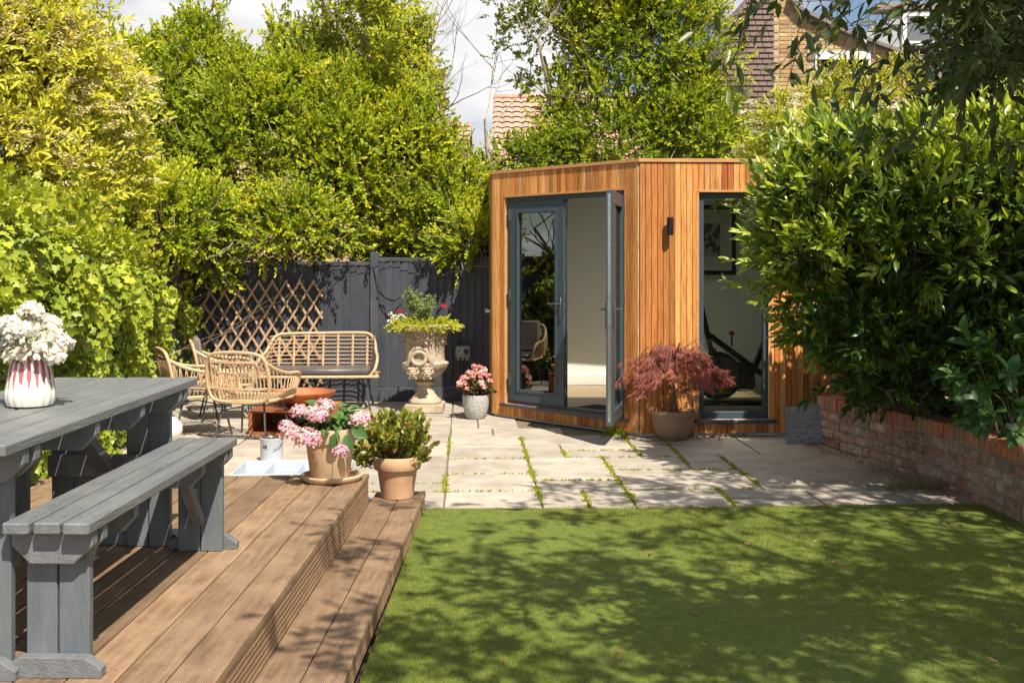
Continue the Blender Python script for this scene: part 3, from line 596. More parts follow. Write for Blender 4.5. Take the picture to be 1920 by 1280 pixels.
for i in range(16):
    (p, a), (q, b_) = st[i], st[i + 1]; zt = wtop(s0 + (tot - s0) * i / 16) - .012
    mo.add([p + Vector((.012, 0, -.02)), q + Vector((.012, 0, -.02)), q + Vector((.012, 0, zt)), p + Vector((.012, 0, zt)), p + Vector((.19, 0, zt)), q + Vector((.19, 0, zt))], [(0, 3, 2, 1), (3, 4, 5, 2)])
mo = MB().add([Vector(v) - bw for v in mo.v], mo.f); mo.build('mortar', 'mortar', wall)

# ---- fences
def fence(name, label, A, B, z, posts, group=None, cat='fence', pitch=.083, zb=.16):
    A = Vector(A); B = Vector(B); d = (B - A); Lg = d.length; d.normalize(); rz = math.atan2(d.y, d.x)
    t = thing(name, label, cat, A, rz, group)
    n = round(Lg / pitch); pitch = Lg / n; ms = []
    for k in range(3):
        ms.append(MB().prism([(-pitch * .56, 0), (pitch * .5, -.016 - .002 * k), (pitch * .5, -.004), (-pitch * .56, .008)], 'z', zb, z - .04).mesh('fence_board')); ms[-1].materials.append(M['fence'])
    for i in range(n):
        inst('fence_board', rr.choice(ms), t, (pitch * (i + .5), rr.uniform(-.003, .003), rr.uniform(-.006, .006)), rot=(0, 0, rr.uniform(-.03, .03)))
    MB().cbox(0, Lg, -.02, .03, z - .045, z).build('capping_rail', 'fence', t)
    MB().cbox(0, Lg, -.028, .02, 0, zb - .005).build('gravel_board', 'fence', t)
    MB().box(0, Lg, .012, .05, zb + .1, zb + .17).build('rail', 'fence', t); MB().box(0, Lg, .012, .05, z - .3, z - .23).build('rail', 'fence', t)
    for s, w_, zz in posts: MB().cbox(s, s + w_, -.045, .05, 0, zz, .008).build('post', 'fence', t)
    return t
FY = 12.40
fb = lambda x: FY + .0424 * (x)
fence('garden_fence', 'dark grey painted board fence panel with wooden trellis fixed on it', (-3.62, fb(-3.62), 0), (-1.585, fb(-1.6), 0), 1.575, [(-.06, .1, 1.6)], 'fence panels around the patio')
fence('garden_fence', 'dark grey painted board fence panel behind the stone urn beside the wooden studio', (-1.60, fb(-1.6), 0), (-.26, fb(-.26), 0), 1.62, [(.0, .095, 1.68)], 'fence panels around the patio')
fence('garden_fence', 'dark grey board fence running along the left side under the ivy', (-3.75, 4.2, 0), (-3.60, fb(-3.6) - .02, 0), 1.65, [(i * 1.83, .1, 1.7) for i in range(5)], 'fence panels around the patio')

# ================================================================== GARDEN STUDIO
H = 2.5
C0 = Vector((1.1425, 9.80, 0)); dl = Vector((-.7036, .7106, 0)); C1 = C0 + dl * 1.894; C2 = C1 + PA * 1.75; C3 = C0 + PR * 2.75
studio = thing('garden_studio', 'cedar clad garden studio with angled front, grey glazed doors and a tall window', 'garden studio', C0)
SB = C0.copy()
def SP(v): return Vector(v) - SB
def frame_axes(d):       # wall frame: x along, y outward normal
    d = d.normalized(); nrm = Vector((d.y, -d.x, 0)); return d, nrm
def wallbox(mb, O, d, nrm, s0, s1, n0, n1, z0, z1, c=0):
    t = MB()
    if c: t.cbox(s0, s1, n0, n1, z0, z1, c)
    else: t.box(s0, s1, n0, n1, z0, z1)
    mb.add([O + d * v[0] + nrm * v[1] + Vector((0, 0, v[2])) - SB for v in t.v], t.f); return mb
dL = -dl; OL = C1; dLn = Vector((dL.y, -dL.x, 0))           # left face runs C1 -> C0, outward = towards the camera
WLn = 1.894
dF = PR; OF = C0; dFn = Vector((PR.y, -PR.x, 0))
dS = -PA; OS = C2; dSn = Vector((dS.y, -dS.x, 0))
def clad(O, d, nrm, L_, holes, pitch=.0525, zt=H - .045, zb=.025):
    n = round(L_ / pitch); p = L_ / n
    for i in range(n):
        s = i * p; spans = [(zb, zt)]
        for (a, b, z0, z1) in holes:
            if s + p / 2 > a and s + p / 2 < b: spans = [(zb, z0), (z1, zt)]
        for (z0, z1) in spans:
            c = O + d * (s + p / 2) + Vector((0, 0, z0))
            t = MB().cbox(-p / 2 + .0018, p / 2 - .0018, -.018, rr.uniform(-.0012, .0012), 0, z1 - z0, .0025)
            o = t.build('cladding_board', 'cedar', studio, loc=c - SB)
            o.rotation_euler = (0, 0, math.atan2(d.y, d.x)); 
# local y of boards: -.018..0 must point outward -> boards sit with outer face at y=-.018
DO = (WLn - 1.712, WLn - .155, .150, 2.215)     # door opening along C1->C0
WO = (.530, 1.185, .150, 2.19)
clad(OL, dL, dLn, WLn, [DO]); clad(OF, dF, dFn, 2.75, [WO]); clad(OS, dS, dSn, 1.75, [])
# structural shell behind the boards (inner faces are the room's walls)
def shell(O, d, nrm, L_, hole, e0=0, e1=0):
    mb = MB(); n0, n1 = -.16, -.02
    if hole:
        a, b, z0, z1 = hole
        for q in ((-e0, a, .0, H - .05), (b, L_ + e1, 0, H - .05), (a, b, 0, z0), (a, b, z1, H - .05)): wallbox(mb, O, d, nrm, q[0], q[1], n0, n1, q[2], q[3])
    else: wallbox(mb, O, d, nrm, -e0, L_ + e1, n0, n1, 0, H - .05)
    return mb
for a in ((OL, dL, dLn, WLn, DO), (OF, dF, dFn, 2.75, WO), (OS, dS, dSn, 1.75, None)): shell(*a).build('wall', 'inwall', studio)
BY = 12.85
bwm = MB(); wallbox(bwm, C2, PR, Vector((PR.y, -PR.x, 0)), 0, 4.2, -.12, 0, 0, H - .05); wallbox(bwm, C3, PA, Vector((PA.y, -PA.x, 0)), 0, 3.1, -.12, 0, 0, H - .05); bwm.build('wall', 'inwall', studio)
poly = [C1, C0, C3, C3 + PA * 3.1, C2 + PR * 4.2 * .01 + PA * 0]
outl = [(-.26, C2.y + .02), (C1.x, C1.y), (C0.x, C0.y), (C3.x, C3.y), (C3.x - .1, C3.y + 3.0)]
ins = [(-.12, C2.y), (C1.x + .11, C1.y + .07), (C0.x + .07, C0.y + .14), (C3.x - .1, C3.y + .14), (C3.x - .2, C3.y + 2.9)]
mb = MB().prism([(x - SB.x, y - SB.y) for x, y in ins], 'z', .02, .12); mb.build('floor', 'infloor', studio)
def clip(poly, ax, lim, keep_less):
    res = []
    for i in range(len(poly)):
        p, q = poly[i], poly[(i + 1) % len(poly)]; ip = (p[ax] < lim) == keep_less; iq = (q[ax] < lim) == keep_less
        if ip: res.append(p)
        if ip != iq:
            t = (lim - p[ax]) / (q[ax] - p[ax]); res.append((p[0] + (q[0] - p[0]) * t, p[1] + (q[1] - p[1]) * t))
    return res
def slab_with_hole(name, mat, z0, z1, xa, xb, ya, yb):
    mb = MB()
    for pg in (clip(outl, 0, xa, True), clip(outl, 0, xb, False), clip(clip(clip(outl, 0, xa, False), 0, xb, True), 1, ya, True), clip(clip(clip(outl, 0, xa, False), 0, xb, True), 1, yb, False)):
        if len(pg) > 2: mb.prism([(x - SB.x, y - SB.y) for x, y in pg], 'z', z0, z1)
    mb.build(name, mat, studio)
HX = (0.95, 3.4, 10.25, 11.7)  # made-up roof opening, out of view, to let more daylight into the room
slab_with_hole('ceiling', 'inwall', H - .14, H - .05, *HX)
rl = MB().box(HX[0] - SB.x, HX[1] - SB.x, HX[2] - SB.y, HX[3] - SB.y, H - .03, H - .02).build('added_rooflight', glassmat('added_rooflight_glass', (.9, .92, .9), 1.4), studio)  # glazing of the added opening, there only to brighten the interior
mb = MB(); out2 = 0.012
for O, d, nn, L_ in ((OL, dL, dLn, WLn), (OF, dF, dFn, 2.75), (OS, dS, dSn, 1.75)): wallbox(mb, O, d, nn, -.012, L_ + .012, -.06, .030, H - .043, H - .012)
mb.build('roof_trim', 'trim', studio)
slab_with_hole('roof', 'black', H - .045, H - .015, *HX)
mb = MB(); wallbox(mb, C2 + PR * .16, PR, Vector((PR.y, -PR.x, 0)), 0, 3.9, 0, .018, .12, .24); wallbox(mb, C2 + PR * .162 , -PA, -dSn * -1, 0, 1.6, -.0, .018, .12, .24); mb.build('skirting', 'white', studio)
# reveals (pale cedar lining) round the two openings
for (O, d, nn, (a, b, z0, z1)) in ((OL, dL, dLn, DO), (OF, dF, dFn, WO)):
    mb = MB(); wallbox(mb, O, d, nn, a - .006, b + .006, -.09, .024, z1 - .002, z1 + .018); wallbox(mb, O, d, nn, a - .016, a + .004, -.09, .021, z0, z1 - .003); wallbox(mb, O, d, nn, b - .004, b + .014, -.09, .021, z0, z1 - .003)
    mb.build('reveal', 'trim', studio)
# door frame, sill, leaves
a, b, z0, z1 = DO; a += .005; b -= .005; z1 -= .004
fr = MB()
for q in ((a, a + .045, z0, z1), (b - .045, b, z0, z1), (a + .045, b - .045, z1 - .045, z1), (a + .045, b - .045, z0, z0 + .03)): wallbox(fr, OL, dL, dLn, q[0], q[1], -.085, -.015, q[2], q[3])
fr.build('door_frame', 'frame', studio, bevel=.003)
sl_ = MB(); wallbox(sl_, OL, dL, dLn, a - .05, b + .05, -.07, .055, z0 - .03, z0 - .002); sl_.build('door_sill', 'sill', studio, bevel=.004)
def leaf(hinge, ang, label, sign):
    "door leaf in its own frame: x from hinge along leaf, y thickness"
    Wd, Hh, th = .735, z1 - z0 - .075, .056
    d = MB(); s = .10; rz = ang
    for q in ((0, s, 0, Hh), (Wd - s, Wd, 0, Hh), (s, Wd - s, 0, s), (s, Wd - s, Hh - s, Hh)): d.cbox(q[0], q[1], -th / 2, th / 2, q[2], q[3], .003)
    lf = d.build('door', 'frame', studio, loc=hinge - SB); lf.rotation_euler = (0, 0, rz)
    if label: lf['label'] = label
    bd = MB()
    for yy_ in (-1, 1):
        y0, y1 = sorted((yy_ * (th / 2 - .001), yy_ * (th / 2 - .022)))
        y0, y1 = sorted((yy_ * (th / 2 + .006), yy_ * (th / 2 - .024)))
        for q in ((s - .012, s + .018, s - .012, Hh - s + .012), (Wd - s - .018, Wd - s + .012, s - .012, Hh - s + .012), (s + .018, Wd - s - .018, s - .012, s + .018), (s + .018, Wd - s - .018, Hh - s - .018, Hh - s + .012)): bd.cbox(q[0], q[1], y0, y1, q[2], q[3], .003)
    bd.build('glazing_bead', 'frame', lf)
    MB().box(s, Wd - s, -.003, .003, s, Hh - s).build('pane', 'glass', lf)
    hd = MB(); hx = Wd - .045; hz = .93
    for yy_ in (-1, 1):
        y = yy_ * (th / 2 + .006); hd.cbox(hx - .014, hx + .014, min(y - .006, y + .006), max(y - .006, y + .006), hz - .12, hz + .11, .003)
        hd.tube([(hx, y, hz + .05), (hx, y + yy_ * .045, hz + .05), (hx - .02, y + yy_ * .05, hz + .05), (hx - .12, y + yy_ * .05, hz + .05)], .009, 8)
    hd.build('handle', 'leg', lf, smooth=True)
    st_ = MB().box(Wd + .0005, Wd + .003, -.012, .012, .03, Hh - .03)
    for zz in (.12, .3, .55, .8, .93, 1.1, 1.35, 1.6, 1.85): st_.box(Wd + .001, Wd + .008, -.009, .009, zz, zz + .05)
    st_.build('lock_strip', 'steel', lf)
    hh = MB()
    for zz in (.15, 1.0, 1.8): hh.cbox(-.02, .014, sign * th / 2 - .012, sign * th / 2 + .012, zz, zz + .11, .003)
    hh.build('hinge', 'frame', lf)
    return lf
zl = z0 + .031
hl = OL + dL * (a + .05) + dLn * -.030 + Vector((0, 0, zl)); angL = math.atan2(dL.y, dL.x)
leaf(hl, angL, 'closed left door leaf', -1)
hr = OL + dL * (b - .03) + dLn * .035 + Vector((0, 0, zl))
leaf(hr, math.atan2(-.974, -.226), 'right door leaf standing wide open', 1)
# window
a, b, z0, z1 = WO; a += .006; b -= .006; z1 -= .004; z0 += .004
wf = MB()
for q in ((a, a + .05, z0, z1), (b - .05, b, z0, z1), (a + .05, b - .05, z1 - .05, z1), (a + .05, b - .05, z0, z0 + .06)): wallbox(wf, OF, dF, dFn, q[0], q[1], -.085, -.02, q[2], q[3])
wn = wf.build('window', 'frame', studio, bevel=.003)
pn = MB(); wallbox(pn, OF, dF, dFn, a + .045, b - .045, -.055, -.049, z0 + .05, z1 - .045); pn.build('pane', 'glass2', wn)
ws = MB(); wallbox(ws, OF, dF, dFn, a - .045, b + .05, -.07, .06, z0 - .036, z0 - .006); ws.build('sill', 'sill', wn, bevel=.004)

# wall lamp (a cylinder on a small bracket)
lp = OF + dF * .262 + dFn * .085 + Vector((0, 0, 0))
lm = thing('wall_lamp', 'black cylinder lamp on the cedar wall between door and window', 'lamp', (lp.x, lp.y, 1.80))
MB().lathe([(.026, 0), (.030, .004), (.030, .156), (.026, .16)], 24).build('lamp_body', 'black', lm, smooth=True)
MB().cbox(-.012, .012, .028, .085, .05, .11, .002).build('bracket', 'black', lm)
MB().lathe([(.02, -.001), (.02, .002)], 16).build('lens', 'steel', lm)

# inside: desk, bike, picture, mat
dk = P(1010, 575, 12.0); dt = thing('standing_desk', 'white standing desk inside the studio behind the closed door leaf', 'desk', (.12, 12.15, .12), R(2.4))
MB().cbox(-.42, .42, -.30, .30, .90, .93, .004).build('desk_top', 'white', dt)
for sx in (-.3, .3):
    MB().cbox(sx - .035, sx + .035, -.03, .03, .04, .90).build('leg', 'white', dt); MB().cbox(sx - .03, sx + .03, -.28, .28, 0, .04, .005).build('foot', 'white', dt)
mt = MB().cbox(-.36, .36, -.22, .22, 0, .014, .004).build('door_mat', 'rubber'); pm = OL + dL * 1.18 + dLn * -.42; mt.location = (pm.x, pm.y, .122); mt.rotation_euler = (0, 0, angL); tag(mt, 'black ribbed doormat just inside the open studio door', 'doormat')
pf = thing('picture_frame', 'dark framed picture hanging on the wall behind the tall window', 'picture', (2.28, C2.y + .02, 1.42))
MB().cbox(-.36, .36, -.03, 0, 0, .82, .004).build('frame', 'black', pf); MB().box(-.31, .31, -.034, -.031, .05, .77).build('mount', pmat('mount_card', (.55, .55, .5)), pf)
MB().box(-.17, .17, -.038, -.035, .22, .6).build('print', pmat('abstract_print', (.35, .35, .33), (.06, .06, .06), 14, .7, contrast=(.47, .53)), pf)
bk = thing('exercise_bike', 'black exercise bike with a red knob standing behind the tall window', 'exercise bike', (2.18, 10.75, .12), R(0))
def bt(name, pts, r, mat='blkmetal', n=8): return MB().tube(pts, r, n).build(name, mat, bk, smooth=True)
bt('base_bar', [(-.42, -.22, .05), (-.42, .22, .05)], .032); bt('base_bar', [(.5, -.22, .05), (.5, .22, .05)], .032)
bt('base_rail', [(-.42, 0, .06), (.5, 0, .06)], .03)
MB().beam((-.32, 0, 1.0), (-.22, 0, .55), .05, .07, (0, 1, 0)).build('handlebar_post', 'blkmetal', bk)
MB().beam((-.26, 0, .74), (.52, 0, .16), .055, .13, (0, 1, 0)).build('main_frame', 'blkmetal', bk, bevel=.01)
MB().beam((-.2, 0, .6), (-.34, 0, .10), .05, .09, (0, 1, 0)).build('front_fork', 'blkmetal', bk)
MB().beam((.2, 0, .4), (.42, 0, .95), .05, .07, (0, 1, 0)).build('seat_post', 'blkmetal', bk)
fw = MB().tube([(-.16, -.03, .33), (-.16, .03, .33)], .235, 40).build('flywheel', 'blkmetal', bk, smooth=True)
MB().tube([(-.16, -.036, .33), (-.16, -.031, .33)], .2, 40).build('flywheel_rim', pmat('flywheel_grey', (.08, .08, .085), rough=.3), bk)
MB().cbox(.02, .2, -.06, .06, .2, .46, .02).build('chain_guard', 'blkmetal', bk)
bt('handlebar', [(-.62, -.2, 1.05), (-.56, -.2, .98), (-.4, -.16, .96), (-.33, 0, .98), (-.4, .16, .96), (-.56, .2, .98), (-.62, .2, 1.05)], .017)
bt('handlebar', [(-.5, -.14, 1.14), (-.44, -.1, 1.07), (-.33, 0, 1.02)], .022)
sc_ = MB().cbox(-.012, .012, -.26, .26, -.16, .16, .006).build('screen', 'blkmetal', bk, loc=(-.52, 0, .84)); sc_.rotation_euler = (0, R(-52), 0); sc_.scale = (1, .6, .6)
MB().cbox(.30, .56, -.07, .07, .95, 1.0, .02).build('saddle', 'blkmetal', bk)
bt('knob_stem', [(-.02, -.0, .62), (-.02, -.0, .72)], .01); MB().ball((-.02, 0, .745), .032, 6, .8).build('knob', 'red', bk, smooth=True)
bt('pedal_crank', [(.1, -.08, .33), (.02, -.1, .2)], .014); bt('cable', [(-.3, -.03, .95), (-.4, -.06, .8), (-.3, -.05, .55), (-.26, -.03, .4)], .006)
def textmesh(name, s, size, mat, parent, loc, rot, depth=.0015):
    cu = bpy.data.curves.new(name, 'FONT'); cu.body = s; cu.size = size; cu.extrude = depth; cu.align_x = 'LEFT'
    to = bpy.data.objects.new(name, cu); COL.objects.link(to); dg = bpy.context.evaluated_depsgraph_get(); me = bpy.data.meshes.new_from_object(to.evaluated_get(dg)); bpy.data.objects.remove(to)
    me.name = name; me.materials.clear(); me.materials.append(M[mat]); o = bpy.data.objects.new(name, me); COL.objects.link(o); o.parent = parent; o.location = loc; o.rotation_euler = rot; return o
textmesh('lettering', 'PELOTON', .07, 'white', bk, (.16, -.032, .405), (R(90), R(36.5), 0))
textmesh('logo', 'p', .085, 'red', bk, (.085, -.032, .455), (R(90), R(36.5), 0))

# ================================================================== FURNITURE ON THE DECK
def trestle_table(name, label, cat, ox, oy, rz, W, LN, nb, H_, legx, end0, end1, bw_, hstyle):
    t = thing(name, label, cat, (ox, oy, ZD), rz)
    p = W / nb; th = .036
    for i in range(nb):     # boards run along local y
        x0 = -W / 2 + p * i
        gp = .011 if cat == 'table' else .010; MB().cbox(-(p - gp) / 2, (p - gp) / 2, -LN / 2 + rr.uniform(-.004, .004), LN / 2 + rr.uniform(-.004, .004), 0, th, .005).build('top_board' if cat == 'table' else 'seat_board', 'grey', t, loc=(x0 + p / 2, 0, H_ - th))
    for i in range(nb):
        sc = MB()
        for yy_ in (-LN / 2 + end0, LN / 2 - end1):
            for dx_ in (-p * .22, p * .22): sc.tube([(-W / 2 + p * (i + .5) + dx_, yy_, H_ - .001), (-W / 2 + p * (i + .5) + dx_, yy_, H_ + .0006)], .0042, 8)
        sc.build('screws', 'leg', t)['kind'] = 'stuff'
    for e, sgn in ((-LN / 2 + end0, 1), (LN / 2 - end1, -1)):
        zt = H_ - th - .002; w2 = W / 2 - .012; bh = .095
        pr = [(-w2, zt), (w2, zt), (w2, zt - bh * .42), (w2 - bh * .6, zt - bh), (-w2 + bh * .6, zt - bh), (-w2, zt - bh * .42)]
        MB().prism(pr, 'y', e - .042 * (1 if sgn > 0 else 0), e + .042 * (0 if sgn > 0 else 1)).build('support_beam', 'grey', t, bevel=.003)
        MB().prism(pr, 'y', e + sgn * .036 - .0, e + sgn * .036 + sgn * .042).build('support_beam', 'grey', t, bevel=.003)
        fw_ = W / 2 + (-.035 if hstyle else .015)
        ft = [(-fw_, 0), (fw_, 0), (fw_, .03), (fw_ - .05, .062), (-fw_ + .05, .062), (-fw_, .03)]
        MB().prism(ft, 'y', e - sgn * .045, e - sgn * .001).build('foot', 'grey', t, bevel=.003)
        for lx in legx:
            for q in (-1, 1):
                MB().cbox(-.047, .047, -.0, .034, 0, zt - .001, .004).build('leg', 'greyend', t, loc=(lx + q * .0495, e if sgn > 0 else e - .034, .0 if not hstyle else .0))
        if hstyle:
            MB().cbox(-W / 2 + .07, W / 2 - .07, -.022, .022, .315, .41, .004).build('crossbar', 'grey', t, loc=(0, e + sgn * .057, 0))
            MB().beam((0, e + sgn * .085, .36), (0, e + sgn * .55, zt - .01), .06, .045).build('brace', 'grey', t, bevel=.003)
            MB().prism(pr, 'y', e + sgn * .52, e + sgn * .562).build('support_beam', 'grey', t, bevel=.003)
        else:
            MB().beam((0, e + sgn * .045, .13), (0, e + sgn * .33, zt - .005), .045, .042).build('brace', 'grey', t, bevel=.003)
            MB().prism([(x * .92, z) for x, z in pr], 'y', e + sgn * .33, e + sgn * .372).build('support_beam', 'grey', t, bevel=.003)
    return t
trestle_table('picnic_table', 'long grey painted timber garden table with a flower vase on top', 'table', -1.4405 - .33, 4.075, R(-.25), .66, 1.89, 6, .725, (-.165, .165), .17, .17, .1, True)
trestle_table('garden_bench', 'grey painted timber bench standing beside the long table', 'bench', -1.366, 4.05, R(-1.22), .27, 1.62, 3, .475, (0,), .085, .09, .09, False)
tb = trestle_table('garden_bench', 'grey timber bench on the far side of the table by the ivy', 'bench', -2.17, 4.0, R(.3), .27, 1.62, 3, .475, (0,), .085, .09, .09, False)

# vase of white roses
vx, vy, vz = -1.755, 3.985, ZD + .7255
va = thing('vase', 'cream ribbed vase with red glaze streaks on the grey table', 'vase', (vx, vy, vz))
vm, N_, L_, b_ = newmat('vase_glaze')
tc = N_.new('ShaderNodeTexCoord'); sp = N_.new('ShaderNodeSeparateXYZ'); L_.new(tc.outputs['Object'], sp.inputs[0])
at = N_.new('ShaderNodeMath'); at.operation = 'ARCTAN2'; L_.new(sp.outputs['Y'], at.inputs[0]); L_.new(sp.outputs['X'], at.inputs[1])
ml = N_.new('ShaderNodeMath'); ml.operation = 'MULTIPLY'; ml.inputs[1].default_value = 18; L_.new(at.outputs[0], ml.inputs[0])
sn = N_.new('ShaderNodeMath'); sn.operation = 'COSINE'; L_.new(ml.outputs[0], sn.inputs[0])
zr = N_.new('ShaderNodeMapRange'); zr.inputs['From Min'].default_value = .06; zr.inputs['From Max'].default_value = .12; zr.inputs['To Min'].default_value = -1.3; zr.inputs['To Max'].default_value = .45; L_.new(sp.outputs['Z'], zr.inputs['Value'])
nn = N_.new('ShaderNodeTexNoise'); nn.inputs['Scale'].default_value = 70; nn.inputs['Detail'].default_value = 6; L_.new(tc.outputs['Object'], nn.inputs['Vector'])
sm = N_.new('ShaderNodeMath'); sm.operation = 'SUBTRACT'; L_.new(zr.outputs[0], sm.inputs[0]); L_.new(sn.outputs[0], sm.inputs[1])
sa = N_.new('ShaderNodeMath'); sa.operation = 'ADD'; L_.new(sm.outputs[0], sa.inputs[0]); nm2 = N_.new('ShaderNodeMath'); nm2.operation = 'MULTIPLY_ADD'; nm2.inputs[1].default_value = 2.4; nm2.inputs[2].default_value = -.75; L_.new(nn.outputs['Fac'], nm2.inputs[0]); L_.new(nm2.outputs[0], sa.inputs[1])
rp = N_.new('ShaderNodeValToRGB'); rp.color_ramp.elements[0].position = .42; rp.color_ramp.elements[0].color = (.80, .77, .68, 1); rp.color_ramp.elements[1].position = .78; rp.color_ramp.elements[1].color = (.45, .12, .13, 1)
e = rp.color_ramp.elements.new(.52); e.color = (.78, .52, .43, 1); e = rp.color_ramp.elements.new(.66); e.color = (.64, .20, .15, 1)
L_.new(sa.outputs[0], rp.inputs[0]); L_.new(rp.outputs[0], b_.inputs['Base Color']); b_.inputs['Roughness'].default_value = .22
prof = [(.058, 0), (.078, .006), (.087, .03), (.087, .055), (.080, .09), (.074, .13), (.066, .165), (.055, .190), (.047, .200), (.043, .198), (.043, .15)]
MB().lathe(prof, 144, fn=lambda q, z, i: 1 + .035 * abs(math.cos(9 * q)) * (1 if i < 8 else 0) - .02).build('vase_body', vm, va, smooth=True)
fl = thing('rose_bouquet', 'bunch of white and blush roses standing in the cream vase', 'flowers', (vx, vy, vz + .15))
fb_ = np.array([vx, vy, vz + .15])
def flowerhead(name, mat, parent, base, c, r, npet, size, v0=.6, cup=.5, squash=.8):
    d = rdir(npet); d[:, 2] = np.where(d[:, 2] < -.35, -d[:, 2], d[:, 2])
    pos = np.array(c) + d * np.array([r, r, r * squash]) * rng.uniform(.35, .95, (npet, 1))
    t = unit(np.cross(d, rdir(npet))); dd = unit(d * cup + t)
    o = leafmesh(name, mat, parent, pos, dd, d, np.full(npet, size) * rng.uniform(.7, 1.2, npet), np.clip(v0 + rng.normal(0, .25, npet), 0, 1), 'petal', base, None)
    return o
for (dx, dy, dz, r) in [(-.06, -.02, .14, .05), (.0, -.05, .17, .055), (.02, .04, .21, .05), (-.03, .04, .24, .045), (-.02, -.06, .08, .05), (.06, -.05, .10, .05), (.10, .0, .15, .04), (-.10, .0, .18, .045), (-.1, .03, .09, .045), (.06, .05, .2, .04), (-.13, -.03, .14, .035), (.12, -.04, .07, .034), (.0, .0, .26, .04), (.14, .0, .12, .033), (-.06, -.05, .2, .045)]:
    flowerhead('rose', 'whitefl', fl, fb_, fb_ + [dx * .85, dy, dz * .85 - .03], r * .92, 230, .024, rng.uniform(.25, .8), .55)
n = 40; a = rdir(n) * [1, 1, .5]; pos = fb_ + [0, 0, .07] + a * rng.uniform(.04, .12, (n, 1))
leafmesh('rose_leaves', 'hydr', fl, pos, a + [0, 0, .2], rdir(n) + [0, 0, 1.5], rng.uniform(.04, .06, n), rng.random(n), 'broad', fb_)
A = np.tile(fb_ + [0, 0, -.1], (15, 1)); B = fb_ + rng.normal(0, .05, (15, 3)) + [0, 0, .1]; stems('stems', 'gstem', fl, A, B, .002, fb_)

# ================================================================== POTS
def pot(name, label, loc, prof, mat, n=48, soil=None, group=None, fn=None):
    t = thing(name, label, 'plant pot', loc, 0, group)
    MB().lathe(prof, n, fn=fn).build('pot_body', mat, t, smooth=True)
    if soil: MB().lathe([(soil[0], soil[1] - .01), (soil[0], soil[1])], 24).build('potting_soil', 'soil', t)
    return t
# hydrangea on the deck
hp = G(619, 899, ZD)
sa_ = thing('pot_saucer', 'wide cream terracotta saucer under the hydrangea pot on the deck corner', 'saucer', (hp.x + .01, hp.y, ZD))
MB().lathe([(.145, 0), (.165, .004), (.180, .022), (.181, .034), (.172, .038), (.163, .030), (.155, .012), (.02, .010)], 64).build('saucer_dish', 'cream', sa_, smooth=True)
hz = ZD + .012
pot('hydrangea_pot', 'tall cream terracotta pot with a broad rim holding the pink hydrangea', (hp.x, hp.y, hz), [(.108, 0), (.112, .005), (.138, .205), (.139, .212), (.150, .214), (.153, .222), (.157, .285), (.155, .292), (.146, .292), (.143, .25), (.05, .248)], 'cream', 64, (.143, .262))
hy = thing('hydrangea', 'pink hydrangea with large flower heads growing in the cream pot', 'hydrangea', (hp.x, hp.y, hz + .26)); hb = np.array([hp.x, hp.y, hz + .26])
heads = [(598, 783, -.05, .062), (562, 770 + 4, .02, .055), (548, 815, -.03, .066), (576, 826 - 2, -.15, .078), (609, 764, .03, .058), (585, 775, -.04, .048), (676, 789, -.04, .060), (639, 848, -.19, .046), (537, 800, 0, .045)]
hm_ = []
for px, py, dy, r in heads:
    p = P(px, py, hp.y + dy - .09); hm_.append(p); rr_ = r * 1.12
    npet = int(150 * (r / .06) ** 2)
    flowerhead('flower_head', 'pinkfl', hy, hb, p, rr_, npet * 3, .019, rng.uniform(.35, .6), .15, .85)
A = np.array([hb + rng.normal(0, .02, 3) * [1, 1, 0] for _ in hm_]); Bm = np.array([p for p in hm_]); mid = (A + Bm) / 2 + [0, 0, .07]
stems('stems', 'gstem', hy, np.concatenate([A, mid]), np.concatenate([mid, Bm]), .004, hb)
n = 120; th_ = rng.uniform(0, 6.28, n); pos = hb + np.stack([np.cos(th_) * rng.uniform(.02, .15, n), np.sin(th_) * rng.uniform(.02, .15, n), rng.uniform(.02, .17, n)], 1)
d = np.stack([np.cos(th_), np.sin(th_), rng.uniform(-.7, .5, n)], 1); nm = rdir(n) * .4 + [0, -.2, 1]; sz = rng.uniform(.06, .10, n); v = rng.random(n); pos[:, 1] += .03; pos[:, 2] -= .02
k = leafparts('hydr', hy, pos, d, nm, sz, v, 'broad', hb, 90); leafmesh('leaves', 'hydr', hy, pos[k], d[k], nm[k], sz[k], v[k], 'broad', hb)
ex = np.array([P(648, 815, hp.y - .17), P(660, 803, hp.y - .16), P(634, 812, hp.y - .17)]); 
leafmesh('leaves', 'hydr', hy, ex, np.array([[.3, -.3, -.8], [.8, -.3, -.4], [-.4, -.2, -.8]]), np.array([[0, -1, .3]] * 3), np.array([.1, .11, .1]), np.array([.4, .5, .3]), 'broad', hb)

# terracotta pot with shrub on the step
tp = G(745, 931, ZS)
pot('terracotta_pot', 'plain terracotta pot with a thick rim standing on the lower deck step', (tp.x, tp.y, ZS), [(.092, 0), (.098, .004), (.122, .165), (.125, .172), (.140, .176), (.1445, .182), (.1475, .252), (.144, .258), (.135, .256), (.131, .225), (.04, .223)], 'terra', 64, (.131, .236))
sb_ = np.array([tp.x, tp.y, ZS + .235]); sh = thing('evergreen_shrub', 'small evergreen shrub with bronze tipped leaves growing in the terracotta pot', 'shrub', tuple(sb_))
n = 105; A = sb_ + rng.normal(0, .035, (n, 3)) * [1, 1, 0]; tgt = []
for i in range(n):
    px = 665 + 138 * rng.random(); top = 770 + abs(px - 735) * .25 + rng.random() * 75; q = P(px, top, tp.y + rng.normal(0, .09)); tgt.append(q)
tgt = np.array(tgt); md = A + (tgt - A) * .5 + np.stack([(tgt[:, 0] - A[:, 0]) * .12, rng.normal(0, .01, n), -np.abs(tgt[:, 0] - A[:, 0]) * .25], 1)
stems('stems', 'rbark', sh, np.concatenate([A, md]), np.concatenate([md, tgt]), .0032, sb_)
